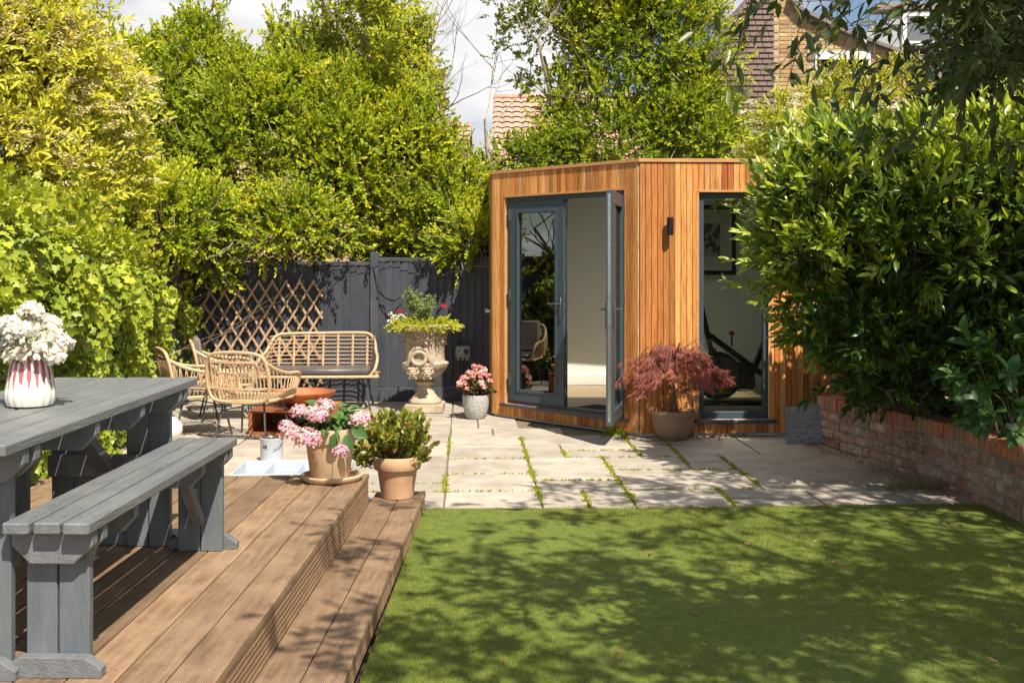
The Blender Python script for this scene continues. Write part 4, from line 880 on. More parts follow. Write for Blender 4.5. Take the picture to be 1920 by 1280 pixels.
D0 = unit(tgt - md); pos, d, nm, sz, v, _, _ = shoots(tgt - D0 * .10, D0, .12, 15, .050, .8, 0, np.clip(rng.normal(.5, .25, n), 0, 1), .5, .3, nb=(0, -.5, .6))
k = leafparts('shrub', sh, pos, d, nm, sz, v, 'oval', sb_, 250); leafmesh('leaves', 'shrub', sh, pos[k], d[k], nm[k], sz[k], v[k], 'oval', sb_)
D0 = unit(rng.normal(0, .5, (90, 3)) + [0, 0, 1]); P0 = sb_ + rng.normal(0, .05, (90, 3)) * [1, 1, .1]; pos, d, nm, sz, v, _, _ = shoots(P0, D0, .05, 5, .018, .8)
leafmesh('seedlings', 'moss', sh, pos, d, nm, sz, v, 'lance', sb_)

# japanese maple
mpz = G(1262, 822); 
pot('maple_pot', 'weathered round clay pot with the red maple in front of the studio wall', (mpz.x, mpz.y, 0), [(.12, 0), (.13, .005), (.172, .10), (.190, .19), (.194, .215), (.205, .222), (.207, .245), (.200, .258), (.188, .254), (.184, .22), (.05, .218)], 'oldterra', 56, (.184, .225))
ma = thing('japanese_maple', 'small weeping maple with feathery dark red leaves in the clay pot', 'maple tree', (mpz.x, mpz.y, .22)); mbz = np.array([mpz.x, mpz.y, .22])
tk = MB(); c0 = mpz + Vector((.02, 0, 0))
def ML(v): return Vector(v) - Vector(mbz)
tk.tube([ML(c0 + Vector((0, 0, .22))), ML(c0 + Vector((-.02, 0, .4))), ML(c0 + Vector((-.03, .01, .52))), ML(c0 + Vector((.01, 0, .66)))], [.026, .019, .016, .013], 8)
nodes = []
for i in range(26):
    q = i * 2.4; r = .18 + .32 * random.random(); sx_ = 1.05
    p0 = c0 + Vector((-.01, 0, .55 + .1 * random.random())); pk = p0 + Vector((math.cos(q) * r * .6 - .02, math.sin(q) * r * .5, .13 + .14 * (1 - r))); en = p0 + Vector((math.cos(q) * r - .05, math.sin(q) * r * .8, .1 - .32 * r))
    tk.tube([ML(p0), ML(p0.lerp(pk, .5) + Vector((0, 0, .04))), ML(pk), ML(pk.lerp(en, .6) + Vector((0, 0, .02))), ML(en)], [.008, .006, .005, .004, .002], 5); nodes.append((p0, pk, en))
tk.build('trunk', 'rbark', ma, smooth=True)
K = 56; qa = rng.uniform(0, 6.28, K); rd = np.sqrt(rng.random(K)) * .44
hc = .60 + .24 * (1 - (rd / .44) ** 1.7) - .10 * rng.random(K) - .10 * (rd > .3) * rng.random(K) + rng.normal(0, .032, K)
cen = np.stack([np.cos(qa) * rd * 1.04 - .02, np.sin(qa) * rd * .8, hc], 1) + np.array([mpz.x, mpz.y, 0])
m = 21; nf = 9; out = unit(np.stack([np.cos(qa), np.sin(qa), np.full(K, -.55)], 1) * np.array([1, 1, 1.]) * (.35 + rd[:, None] * 1.6) + [0, 0, -.12])
cl = cen[:, None] + out[:, None] * rng.uniform(-.05, .085, (K, m, 1)) + rng.normal(0, 1, (K, m, 3)) * [.036, .036, .018]; cl = cl.reshape(-1, 3); out = np.repeat(out, m, 0)
sd = unit(np.cross(out, [0, 0, 1.])); n = len(cl); fan = rng.normal(0, .75, (n, nf))
dd = unit(out[:, None] + sd[:, None] * fan[..., None] + rng.normal(0, .25, (n, nf, 3)) + [0, 0, -.12]); ps = cl[:, None] + dd * .003
vv = np.clip(np.repeat(np.repeat(rng.uniform(.15, .85, K), m), nf) + rng.normal(0, .15, n * nf), 0, 1)
SH['needle'] = (np.array([(0, 0, 0), (.5, .036, .01), (1, 0, -.10), (.5, -.036, .01)]), [(0, 2, 1), (0, 3, 2)])
leafmesh('crown', 'maple', ma, ps.reshape(-1, 3), dd.reshape(-1, 3), np.tile([0, -.5, 1.], (n * nf, 1)) + rng.normal(0, .4, (n * nf, 3)), rng.uniform(.035, .08, n * nf), vv, 'needle', mbz)
A = np.array([c0 + Vector((.05, 0, .68))] * 14); B = A + unit(rng.normal(0, .6, (14, 3)) + [1.1, 0, .5]) * rng.uniform(.1, .28, (14, 1)); stems('twigs', 'bark', ma, A, B, .0022, mbz)

# begonia pot
bp_ = G(892, 784)
pot('begonia_pot', 'small speckled grey stone pot beside the studio corner', (bp_.x, bp_.y, 0), [(.07, 0), (.085, .004), (.115, .06), (.13, .13), (.134, .2), (.134, .236), (.128, .24), (.122, .236), (.120, .2), (.03, .198)], 'speck', 48, (.12, .215))
bb = np.array([bp_.x, bp_.y, .22]); be = thing('begonia', 'pink begonia flowering above bronze leaves in the speckled pot', 'begonia', tuple(bb))
n = 170; D0 = unit(rng.normal(0, .75, (n, 3)) * [1, 1, .3] + [0, 0, .8]); P0 = bb + D0 * rng.uniform(.02, .14, (n, 1)); 
pos, d, nm, sz, v, A, B = shoots(P0, D0, .06, 4, .05, .9, .1, None, .6); leafmesh('leaves', 'bronze', be, pos, d, nm, sz, v, 'broad', bb); stems('stems', 'rbark', be, np.tile(bb, (n, 1)), P0, .003, bb)
for i in range(30):
    q = rng.uniform(0, 6.28); r = .17 * math.sqrt(rng.random()); c = bb + [math.cos(q) * r, math.sin(q) * r, .2 + .1 * (1 - (r / .17) ** 2) - .10 * rng.random() * (r / .17)]
    if i > 24: c = bb + [rng.uniform(-.16, .1), -.13, rng.uniform(.08, .16)]
    flowerhead('flower', 'begonia', be, bb, c, .023, 26, .026, rng.uniform(.4, .85), .3, .8)

# stone urn
ub = G(795, 774); uy = ub.y + .17; ux = (797 - 960) * uy / F
ur = thing('stone_urn', 'large classical stone urn with carved mask faces on a square plinth by the fence', 'urn', (ux, uy, 0))
sz_ = lambda py: CAMZ - (py - HY) * uy / F
MB().cbox(-.20, .20, -.20, .20, 0, .085, .008).build('plinth', 'stone', ur)
kx = uy / F
prof = [(.172, .085), (.178, .10), (.165, .125), (.135, .145), (.105, .18), (.088, .225), (.078, .268), (.082, .275), (.098, .29), (.11, .302), (.098, .315), (.075, .325), (.080, .34), (.12, .352), (.165, .375), (.225, .44), (.242, .475), (.246, .498), (.232, .512), (.212, .520), (.206, .56), (.208, .68), (.214, .76), (.228, .815), (.248, .845), (.285, .865), (.312, .878), (.318, .892), (.300, .900), (.262, .896), (.25, .85), (.05, .84)]
prof = [(r, z * 1.02) for r, z in prof]
def gad(q, z, i):
    if 13 <= i <= 17: return 1 + .022 * abs(math.sin(q * 14))
    if 22 <= i <= 24: return 1 + .02 * math.sin(q * 22) + .015 * math.sin(q * 37)
    if 25 <= i <= 28: return 1 + .012 * math.sin(q * 30)
    return 1
MB().lathe(prof, 128, fn=gad).build('urn_body', 'stone', ur, smooth=True)
fo = MB()
for k_ in range(170):      # carved vine frieze under the lip
    q = rng.uniform(0, 6.28); zz = rng.uniform(.70, .86); r = .213 + (zz - .70) * .14
    fo.ball((math.cos(q) * r, math.sin(q) * r, zz), rng.uniform(.010, .022), 4)
tag(fo.build('frieze', 'stone', ur, smooth=True), kind='stuff')
hdl = MB()                # ring handle in front with two masks below
cx, cy, cz = -.045, -.235, .575
hdl.tube([(cx + .072 * math.cos(a), cy - .012 * abs(math.sin(a)), cz + .066 * math.sin(a)) for a in np.linspace(0, 2 * math.pi, 28)[:-1]], .021, 8, closed=True)
hdl.tube([(cx - .125, cy + .02, .50), (cx - .098, cy, .56), (cx - .09, cy - .005, .62), (cx - .05, cy - .01, .672), (cx + .02, cy - .01, .676), (cx + .08, cy, .65), (cx + .095, cy, .60), (cx + .13, cy + .02, .51)], [.024, .020, .018, .020, .020, .018, .02, .026], 8)
for k_ in range(7): hdl.ball((cx - .06 + .02 * k_, cy - .02, .682 - .0022 * (k_ - 3) ** 2), .013, 4)
hdl.build('handle', 'stone', ur, smooth=True)
MB().tube([(cx, cy + .03, cz), (cx, cy + .012, cz)], .06, 20).build('handle_recess', 'stone', ur)
for mx_ in (-.105, .045):
    f = MB(); y0 = -.255
    f.ball((mx_, y0 + .02, .425), .052, 7, 1.15)
    f.ball((mx_, y0 - .036, .420), .013, 5, 1.5); f.ball((mx_ - .022, y0 - .022, .440), .013, 5, .6); f.ball((mx_ + .022, y0 - .022, .440), .013, 5, .6)
    f.ball((mx_ - .024, y0 - .012, .412), .017, 5); f.ball((mx_ + .024, y0 - .012, .412), .017, 5)
    f.tube([(mx_ - .022, y0 - .022, .392), (mx_, y0 - .034, .396), (mx_ + .022, y0 - .022, .392)], .007, 6)
    for k_ in range(9): f.ball((mx_ - .045 + .0112 * k_, y0 - .012, .466 + .006 * math.sin(k_ * 1.7)), .013, 4)
    for k_ in range(8): f.ball((mx_ - .035 + .01 * k_, y0 - .004, .372 - .006 * math.sin(k_ * 2)), .012, 4)
    f.ball((mx_ - .052, y0 + .01, .43), .016, 5, 1.6); f.ball((mx_ + .052, y0 + .01, .43), .016, 5, 1.6)
    f.build('mask', 'stone', ur, smooth=True)
pb_ = np.array([ux, uy, .88]); pt = thing('urn_planting', 'mixed green and lime planting with red flowers spilling from the stone urn', 'plants', tuple(pb_))
n = 110; a = rng.uniform(0, 6.28, n); r = .22 * np.sqrt(rng.random(n)); P0 = pb_ + np.stack([np.cos(a) * r, np.sin(a) * r, np.full(n, .03)], 1)
D0 = np.stack([np.cos(a) * .8, np.sin(a) * .8, rng.uniform(.1, .8, n)], 1); pos, d, nm, sz, v, A, B = shoots(P0, D0, .13, 16, .026, .9, .2, nb=(0, -.5, .6)); leafmesh('foliage', 'privet', pt, pos, d, nm, sz, v + .2, 'oval', pb_)
n = 240; a = rng.uniform(2.9, 6.6, n); P0 = pb_ + np.stack([np.cos(a) * rng.uniform(.12, .30, n), np.sin(a) * rng.uniform(.12, .30, n), np.full(n, .04)], 1)
D0 = np.stack([np.cos(a) * .9, np.sin(a) * .9, rng.uniform(-.2, .25, n)], 1); pos, d, nm, sz, v, A, B = shoots(P0, D0, .11, 24, .024, 1, 1.8, nb=(0, -.6, .5)); leafmesh('trailing_foliage', 'lime', pt, pos, d, nm, sz, v, 'oval', pb_)
for x_, zt in ((764, 540), (782, 553), (810, 556), (775, 565), (790, 565), (770, 560), (800, 575), (757, 558)):     # variegated upright stems
    top = P(x_, zt, uy + rng.normal(0, .05)); n = 26; t = rng.uniform(.25, 1, n)[:, None]; P0 = pb_ + (np.array(top) - pb_) * t; D0 = unit(rdir(n) * .8 + [0, 0, .7])
    pos, d, nm, sz, v, A, B = shoots(P0, D0, .05, 9, .05, 1.0, nb=(0, -.5, .5)); o = leafmesh('upright_stem', 'varieg', pt, pos, d, nm, sz, v, 'slim', pb_)
for px, py in ((833, 573), (747, 585), (754, 583), (830, 576)): flowerhead('red_flower', 'redfl', pt, pb_, P(px, py, uy - .15), .02, 20, .02, .5)
for px, py in ((733, 589), (740, 593), (747, 596), (736, 597), (752, 592), (758, 596), (730, 602)): flowerhead('cream_flower', 'whitefl', pt, pb_, P(px, py, uy - .16), .022, 18, .02, .4)

# grey pot on the bed at the far right
gp_ = P(1908, 800, 6.9); pot('grey_pot', 'plain grey plastic pot on the raised bed at the right edge', (gp_.x, gp_.y, .40), [(.04, 0), (.05, .0), (.065, .1), (.072, .1), (.072, .13), (.066, .13), (.06, .1), (.02, .09)], 'speck', 24)

# ================================================================== LOUNGE SET
def lerp3(a, b, t): return Vector(a).lerp(Vector(b), t)
def smoothpath(pts, n=6, closed=False):
    pts = [Vector(p) for p in pts]; m = len(pts); out = []
    rng_ = range(m if closed else m - 1)
    for i in rng_:
        p0 = pts[(i - 1) % m] if closed or i > 0 else pts[0]; p1 = pts[i]; p2 = pts[(i + 1) % m]; p3 = pts[(i + 2) % m] if closed or i + 2 < m else pts[m - 1]
        for k in range(n):
            t = k / n; out.append(.5 * ((2 * p1) + (p2 - p0) * t + (2 * p0 - 5 * p1 + 4 * p2 - p3) * t * t + (-p0 + 3 * p1 - 3 * p2 + p3) * t ** 3))
    if not closed: out.append(pts[-1])
    return out
def sample(path, t):
    x = t * (len(path) - 1); i = min(int(x), len(path) - 2); return path[i].lerp(path[i + 1], x - i)
def rattan_chair(label, loc, rz, cushion=None, group='rattan tub chairs round the fire bowl'):
    "local frame: the sitter looks along +y"
    t = thing('rattan_chair', label, 'chair', loc, rz, group); Z0 = .36
    # seat ring, back hoop, arm rails
    ring = smoothpath([(-.25, .24, Z0), (.25, .24, Z0), (.27, .0, Z0), (.23, -.22, Z0), (-.23, -.22, Z0), (-.27, .0, Z0)], 6, True)
    MB().tube(ring, .014, 8, closed=True).build('seat_frame', 'rattan', t, smooth=True)
    hoop = smoothpath([(-.20, -.25, Z0 - .005), (-.285, -.27, .45), (-.29, -.30, .62), (-.25, -.33, .745), (-.12, -.345, .78), (.12, -.345, .78), (.25, -.33, .745), (.29, -.30, .62), (.285, -.27, .45), (.20, -.25, Z0 - .005)], 6, True)
    MB().tube(hoop, .015, 8, closed=True).build('back_frame', 'rattan', t, smooth=True)
    bk_ = MB()
    for k in range(15):
        u = -.245 + .49 * k / 14; zt = .775 - .05 * (abs(u) / .25) ** 6; zb = Z0 - .0
        bk_.tube(smoothpath([(u * .86, -.25, zb), (u, -.268, .46), (u, -.30, .62), (u * .97, -.34, zt)], 3), .0062, 5)
    bk_.build('back_rods', 'rattan', t, smooth=True)
    wr = MB()
    for z, y in ((.465, -.278), (.70, -.325)):
        for dz in (0, .011): wr.tube([(-.285, y + .01, z + dz), (-.14, y - .012, z + dz - .006), (0, y - .016, z + dz - .008), (.14, y - .012, z + dz - .006), (.285, y + .01, z + dz)], .0065, 5)
    wr.build('back_wrap', 'rattan', t, smooth=True)
    for s in (-1, 1):
        rail = smoothpath([(s * .275, -.31, .70), (s * .31, -.18, .63), (s * .335, .0, .585), (s * .335, .17, .575), (s * .325, .26, .55), (s * .30, .285, .48), (s * .265, .26, .385)], 6)
        MB().tube(rail, .015, 8).build('armrest', 'rattan', t, smooth=True)
        ar = MB()
        for k in range(16):
            a = k / 15; top = sample(rail, a * .9); bot = Vector((s * (.24 + .03 * math.sin(a * 3.1)), -.22 + .46 * a, Z0))
            ar.tube([top, top.lerp(bot, .5) + Vector((s * .025, 0, -.02)), bot], .0055, 5)
        low = [sample(rail, a * .9).lerp(Vector((s * (.24 + .03 * math.sin(a * 3.1)), -.22 + .46 * a, Z0)), .65) + Vector((s * .018, 0, 0)) for a in [i / 10 for i in range(11)]]
        ar.tube(low, .0065, 5); ar.build('arm_rods', 'rattan', t, smooth=True)
    se = MB()
    for k in range(17):
        x = -.24 + .03 * k; se.tube([(x, -.225, Z0), (x, 0, Z0 - .012), (x, .235, Z0)], .005, 4)
    se.build('seat_rods', 'rattan', t, smooth=True)
    for sx in (-1, 1):
        for sy in (-1, 1): MB().tube([(sx * .19, sy * .17, Z0 - .008), (sx * .245, sy * .25, 0)], [.0105, .0085], 8).build('leg', 'leg', t, smooth=True)
    MB().tube([(-.21, -.2, .26), (.21, -.2, .26)], .006, 6).tube([(-.21, .2, .26), (.21, .2, .26)], .006, 6).tube([(-.21, -.2, .26), (0, 0, .30), (.21, .2, .26)], .006, 6).tube([(-.2, .19, Z0 - .012), (-.2, -.19, Z0 - .012), (.2, -.19, Z0 - .012), (.2, .19, Z0 - .012)], .009, 6, closed=True).build('leg_frame', 'leg', t, smooth=True)
    if cushion:
        MB().cbox(-.235, .235, -.21, .23, Z0 + .012, Z0 + .065, .018).build('seat_cushion', 'dcushion', t, smooth=True)
        if cushion > 1:
            c = MB().cbox(-.21, .21, -.035, .035, 0, .40, .024).build('back_cushion', 'cushion', t, smooth=True, loc=(0, -.235, Z0 + .065)); c.rotation_euler = (R(9), 0, 0)
    return t
ca = G(478, 812); rattan_chair('rattan tub chair seen from behind, nearest the paint tin', (-2.30, 9.72, 0), R(-14))
rattan_chair('rattan tub chair with black seat pad at the end of the grey table', (-2.87, 10.0, 0), R(-62), 1)
rattan_chair('rattan tub chair with taupe back cushion between the ivy and the sofa', (-2.86, 10.95, 0), R(-72), 2)
# sofa
sfx, sfy = (607 - 960) * 11.95 / F, 11.75
sf = thing('rattan_sofa', 'two seat rattan garden sofa with dark seat pad in front of the trellis', 'sofa', (sfx, sfy, 0), R(-175 + 360) if False else R(3))
W2 = .57; Z0 = .36
def sp_(pts, n=6, c=False): return smoothpath(pts, n, c)
# sitter looks along -y (towards the camera)
MB().tube(sp_([(-W2 + .02, -.27, Z0), (W2 - .02, -.27, Z0), (W2, -.2, Z0), (W2 - .02, .2, Z0), (-W2 + .02, .2, Z0), (-W2, -.2, Z0)], 6, True), .015, 8, closed=True).build('seat_frame', 'rattan', sf, smooth=True)
top = sp_([(-W2 - .03, -.20, Z0 + .02), (-W2 - .06, -.26, .46), (-W2 - .05, -.16, .545), (-W2 - .02, .06, .60), (-W2 + .01, .22, .70), (-W2 + .07, .27, .765), (-W2 + .2, .285, .782), (0, .29, .787), (W2 - .2, .285, .79), (W2 - .07, .27, .775), (W2 - .01, .22, .71), (W2 + .02, .06, .60), (W2 + .05, -.16, .55), (W2 + .03, -.26, .44), (W2 - .03, -.25, Z0 + .0)], 6)
MB().tube(top, .016, 8).build('top_rail', 'rattan', sf, smooth=True)
hr_ = MB()
for k in range(9):
    z = .42 + .042 * k; a = .215 + (z - .36) * .16
    hr_.tube(sp_([(-W2 + .0, .0 + .022 * k, z), (-W2 + .09, a, z), (0, a + .008, z), (W2 - .09, a, z), (W2 - .0, .0 + .022 * k, z)], 4), .0058, 5)
hr_.build('back_rods', 'rattan', sf, smooth=True)
vr = MB()
for k in range(7):
    x = -.48 + .16 * k
    for dx in (-.006, .006): vr.tube([(x + dx, .20, Z0), (x + dx, .245, .56), (x + dx, .285, .782)], .006, 5)
    for j in range(8): vr.ball((x, .225 + .0065 * j, .42 + .042 * j), .012, 4)
vr.build('uprights', 'rattan', sf, smooth=True)
for s in (-1, 1):
    ar = MB()
    for k in range(9):
        a = k / 8; tpt = sample(top, (.03 + .27 * a) if s < 0 else (.97 - .27 * a)); ar.tube([tpt, (s * (W2 - .01), -.24 + .42 * a, Z0)], .0055, 5)
    ar.build('arm_rods', 'rattan', sf, smooth=True)
MB().cbox(-W2 + .03, W2 - .03, -.24, .20, Z0 + .012, Z0 + .085, .022).build('seat_cushion', 'dcushion', sf, smooth=True)
for sx in (-1, 1):
    for sy in (-1, 1): MB().tube([(sx * (W2 - .09), sy * .16 - .02, Z0 - .01), (sx * (W2 - .02), sy * .22 - .02, 0)], [.013, .010], 8).build('leg', 'leg', sf, smooth=True)

# fire bowl on its box
fpb = thing('fire_pit_base', 'square rusted steel box base with an open front under the fire bowl', 'fire pit base', (-2.01, 10.2, 0), R(-4)); s_ = .35; hgt = .225
fm = MB(); fm.cbox(-s_, s_, -s_, s_, hgt - .02, hgt, .002)
fm.build('top_plate', 'rust', fpb)
fm = MB().cbox(-s_, -s_ + .012, -s_, s_, 0, hgt - .021, .002).cbox(s_ - .012, s_, -s_, s_, 0, hgt - .021, .002).cbox(-s_ + .012, s_ - .012, s_ - .012, s_, 0, hgt - .021, .002).cbox(-s_ + .013, s_ - .013, -s_ + .001, s_ - .013, .0, .014, .002)
for x0 in (-s_, s_ - .035): fm.box(x0 + .0005, x0 + .0345, -s_ - .001, -s_ + .01, 0, hgt - .021)
fm.build('side_plates', 'rust', fpb)
fbw = thing('fire_bowl', 'wide shallow rusted steel fire bowl resting on the square box', 'fire bowl', (-1.965, 10.25, hgt + .001))
MB().lathe([(.06, 0), (.12, .006), (.22, .04), (.285, .085), (.305, .118), (.308, .128), (.298, .128), (.29, .112), (.21, .052), (.1, .014), (.02, .01)], 64).build('bowl', 'rust', fbw, smooth=True)

# trellis
tx0, tx1, tz0, tz1 = (386 - 960) * 12.33 / F, (607 - 960) * 12.33 / F, .10, 1.365
tl = thing('trellis', 'expanding diamond wooden trellis fixed to the dark fence behind the sofa', 'trellis', (tx0, fb(tx0) - .045, 0), R(2.43))
Wt, Ht = tx1 - tx0, tz1 - tz0; pd = .152; sl2 = .245 / .152
for fam in (1, -1):
    k = -12
    while k < 24:
        xa = k * pd; pts_ = []
        # line: z = fam*sl2*(x - xa) (+Ht if falling)
        f = (lambda x: sl2 * (x - xa)) if fam > 0 else (lambda x: Ht - sl2 * (x - xa))
        x_lo, x_hi = xa, xa + Ht / sl2; x_lo2, x_hi2 = max(x_lo, 0), min(x_hi, Wt)
        if x_hi2 - x_lo2 > .06:
            y = -.018 if fam > 0 else -.008
            MB().beam((x_lo2, y, tz0 + f(x_lo2)), (x_hi2, y, tz0 + f(x_hi2)), .009, .024, (0, 0, 1)).build('trellis_slat', 'trellis', tl)
        k += 1
# weatherproof socket
so_ = P(868, 660, FY - .05); sk = thing('outdoor_socket', 'grey weatherproof double socket box mounted on the fence by the studio', 'socket', (so_.x, 12.345, so_.z), R(2.4))
MB().cbox(-.085, .085, -.075, 0, -.06, .075, .012).build('socket_box', 'socket', sk); MB().cbox(-.075, .075, -.086, -.076, -.02, .066, .008).build('lid', pmat('lid_grey', (.42, .44, .43), rough=.25), sk)
MB().box(-.05, -.03, -.089, -.0865, .01, .03).box(-.06, -.05, -.089, -.0865, -.0, .01).build('socket_face', 'black', sk); MB().tube([(.035, -.088, .015), (.035, -.11, .015)], .03, 16).build('plug', 'black', sk)
for x_ in (-.05, 0, .05): MB().tube([(x_, -.045, -.06), (x_, -.045, -.09)], .018, 10).build('cable_gland', 'socket', sk)
MB().tube([(0, -.045, -.06), (.01, -.035, -.2), (-.03, -.03, -.42)], .006, 6).build('cable', 'black', sk)
# wall bracket on studio side
cb_ = P(917, 575, 12.2); k_ = MB().tube([(0, 0, 0), (-.0, -.07, 0), (.02, -.1, .02)], .022, 10).build('security_sensor', 'leg', smooth=True); k_.location = (cb_.x + .01, 12.0, cb_.z); tag(k_, 'small grey sensor fitted at the studio corner above the fence', 'sensor')

# festoon lights along the fence top
def wire(name, pts, r=.004): return MB().tube(smoothpath(pts, 5), r, 5)
fs_ = thing('string_lights', 'black festoon cable with clear bulbs sagging along the top of the fence', 'string lights', (-3.5, 12.3, 1.5)); fo_ = Vector((-3.5, 12.3, 1.5))
bpx = [(489, 508), (592, 504), (690, 501), (788, 497), (883, 496)]
hk = [P(440, 497, fb(-2) - .06), P(540, 495, fb(-2) - .06), P(640, 492, fb(-2) - .06), P(740, 487, 12.28), P(836, 486, fb(-2) - .06), P(905, 486, fb(-2) - .06)]
pts_ = []
for i, h_ in enumerate(hk):
    pts_.append(h_ - fo_)
    if i < 5: pts_.append(P(*bpx[i], fb(-2) - .06) - fo_ + Vector((0, 0, .03)))
wire('cable', pts_).build('cable', 'black', fs_)
for px, py in bpx:
    p = P(px, py, fb(-2) - .07) - fo_
    MB().tube([p + Vector((0, 0, .03)), p + Vector((0, 0, -.02))], .014, 8).build('lamp_holder', 'black', fs_); MB().ball(p + Vector((0, 0, -.055)), .028, 6, 1.25).build('bulb', 'glass2', fs_, smooth=True)
wire('c', [P(700, 503, 12.28) - fo_, P(712, 545, 12.26) - fo_, P(735, 562, 12.2) - fo_, P(760, 545, 12.26) - fo_, P(780, 515, 12.28) - fo_], .0045).build('loose_cable', 'black', fs_)
wire('c', [P(708, 545, 12.24) - fo_, P(722, 558, 12.26) - fo_, P(738, 564, 12.2) - fo_, P(750, 556, 12.26) - fo_], .007).build('loose_cable', 'black', fs_)

# leaning grey slab
ls = thing('leaning_slab', 'rough grey stone slab leaning against the end of the brick wall', 'stone slab', (2.50, 9.36, 0), R(-14))
b = bmesh.new(); bmesh.ops.create_grid(b, x_segments=10, y_segments=12, size=.5)
rs = random.Random(3)
for v_ in b.verts: v_.co = Vector((v_.co.x * .31 + (.006 * math.sin(v_.co.y * 9)) + rs.uniform(-.002, .002), rs.uniform(-.0012, .0012), (v_.co.y + .5) * .34 + .012 * math.sin(v_.co.x * 5) + .02 * v_.co.x + rs.uniform(-.002, .002)))
r_ = bmesh.ops.extrude_face_region(b, geom=b.faces[:])
for v_ in r_['geom']:
    if isinstance(v_, bmesh.types.BMVert): v_.co.y += .045
bmesh.ops.recalc_face_normals(b, faces=b.faces[:]); me = bpy.data.meshes.new('slab'); b.to_mesh(me); b.free(); me.materials.append(M['slate'])
o = inst('slab_face', me, ls, (0, 0, 0), rot=(R(-14), 0, R(0)))

# paint tin and white tray
pt_ = G(503, 868); tn = thing('paint_tin', 'white paint tin with grey lid and wire handle beside the white tray', 'paint tin', (pt_.x + .0, pt_.y + .12, 0)); 
MB().lathe([(.085, 0), (.088, .003), (.088, .168), (.09, .172), (.09, .178), (.086, .18)], 40).build('tin_body', 'whiteplastic', tn, smooth=True)
MB().lathe([(.084, .1805), (.084, .183), (.07, .1835), (.068, .178)], 40).build('lid', 'steel', tn, smooth=True)
MB().tube(smoothpath([(.089, -.01, .14), (.08, -.06, .125), (.055, -.085, .11), (.035, -.095, .10)], 5), .003, 5).build('wire_handle', 'leg', tn); 
# printed letters that follow the tin
for i, ch in enumerate('AR'):
    a = R(-128 + 14 * i); lm_ = textmesh('lettering', ch, .042, 'black', tn, (.089 * math.cos(a), .089 * math.sin(a), .105), (R(90), 0, a + R(90)), .0008)
ty = G(500, 880); tr = thing('white_tray', 'shallow white plastic tray with ribbed compartments on the paving beyond the deck', 'tray', (-1.55, 7.78, 0), R(3))
TW, TD, TH = .40, .27, .10
fr_ = MB(); th2 = .012
fr_.cbox(-TW, TW, -TD, TD, 0, .012, .003)
fr_.build('tray_floor', 'whiteplastic', tr)
for q in ((-TW, TW, -TD, -TD + th2), (-TW, TW, TD - th2, TD), (-TW, -TW + th2, -TD + th2, TD - th2), (TW - th2, TW, -TD + th2, TD - th2)): MB().cbox(*q, .0125, TH, .003).build('tray_wall', 'whiteplastic', tr)
for x_ in (-.2, .02, .22): MB().cbox(x_, x_ + .02, -TD + .013, TD - .013, .0126, TH - .01, .003).build('divider', 'whiteplastic', tr)
for x_ in (-.12, .1, .3): MB().prism([(-TD + .013, .0126), (-TD + .14, .0126), (-TD + .013, .09)], 'x', x_, x_ + .03).build('rib', 'whiteplastic', tr)
# football
fb2 = thing('football', 'white and dark football beside the ivy past the table end', 'ball', (-2.975, 9.5, 0)); fmM, N_, L_, b_ = newmat('football_panels')
tc = N_.new('ShaderNodeTexCoord'); vo = N_.new('ShaderNodeTexVoronoi'); vo.inputs['Scale'].default_value = 9; L_.new(tc.outputs['Object'], vo.inputs['Vector']); rp = N_.new('ShaderNodeValToRGB'); rp.color_ramp.interpolation = 'CONSTANT'
rp.color_ramp.elements[0].color = (.75, .73, .70, 1); rp.color_ramp.elements[1].position = .74; rp.color_ramp.elements[1].color = (.10, .08, .12, 1); sp = N_.new('ShaderNodeSeparateColor'); L_.new(vo.outputs['Color'], sp.inputs[0]); L_.new(sp.outputs[0], rp.inputs[0]); L_.new(rp.outputs[0], b_.inputs['Base Color']); b_.inputs['Roughness'].default_value = .4
MB().ball((0, 0, .11), .11, 18).build('ball_skin', fmM, fb2, smooth=True)
# spare slabs leaning on the fence behind the chairs
for i, (x_, y_, rz_, hh_) in enumerate(((-2.98, 11.75, R(-8), .42), (-3.2, 11.6, R(14), .36))):
    o = MB().cbox(-.22, .22, -.02, .02, 0, hh_, .006).build('paving_offcut', 'slab'); o.location = (x_, y_, 0); o.rotation_euler = (R(-14), 0, rz_)
    tag(o, ('pale spare paving slab leaning behind the cushioned chair' if i == 0 else 'smaller spare slab leaning by the ivy covered fence corner'), 'slab')

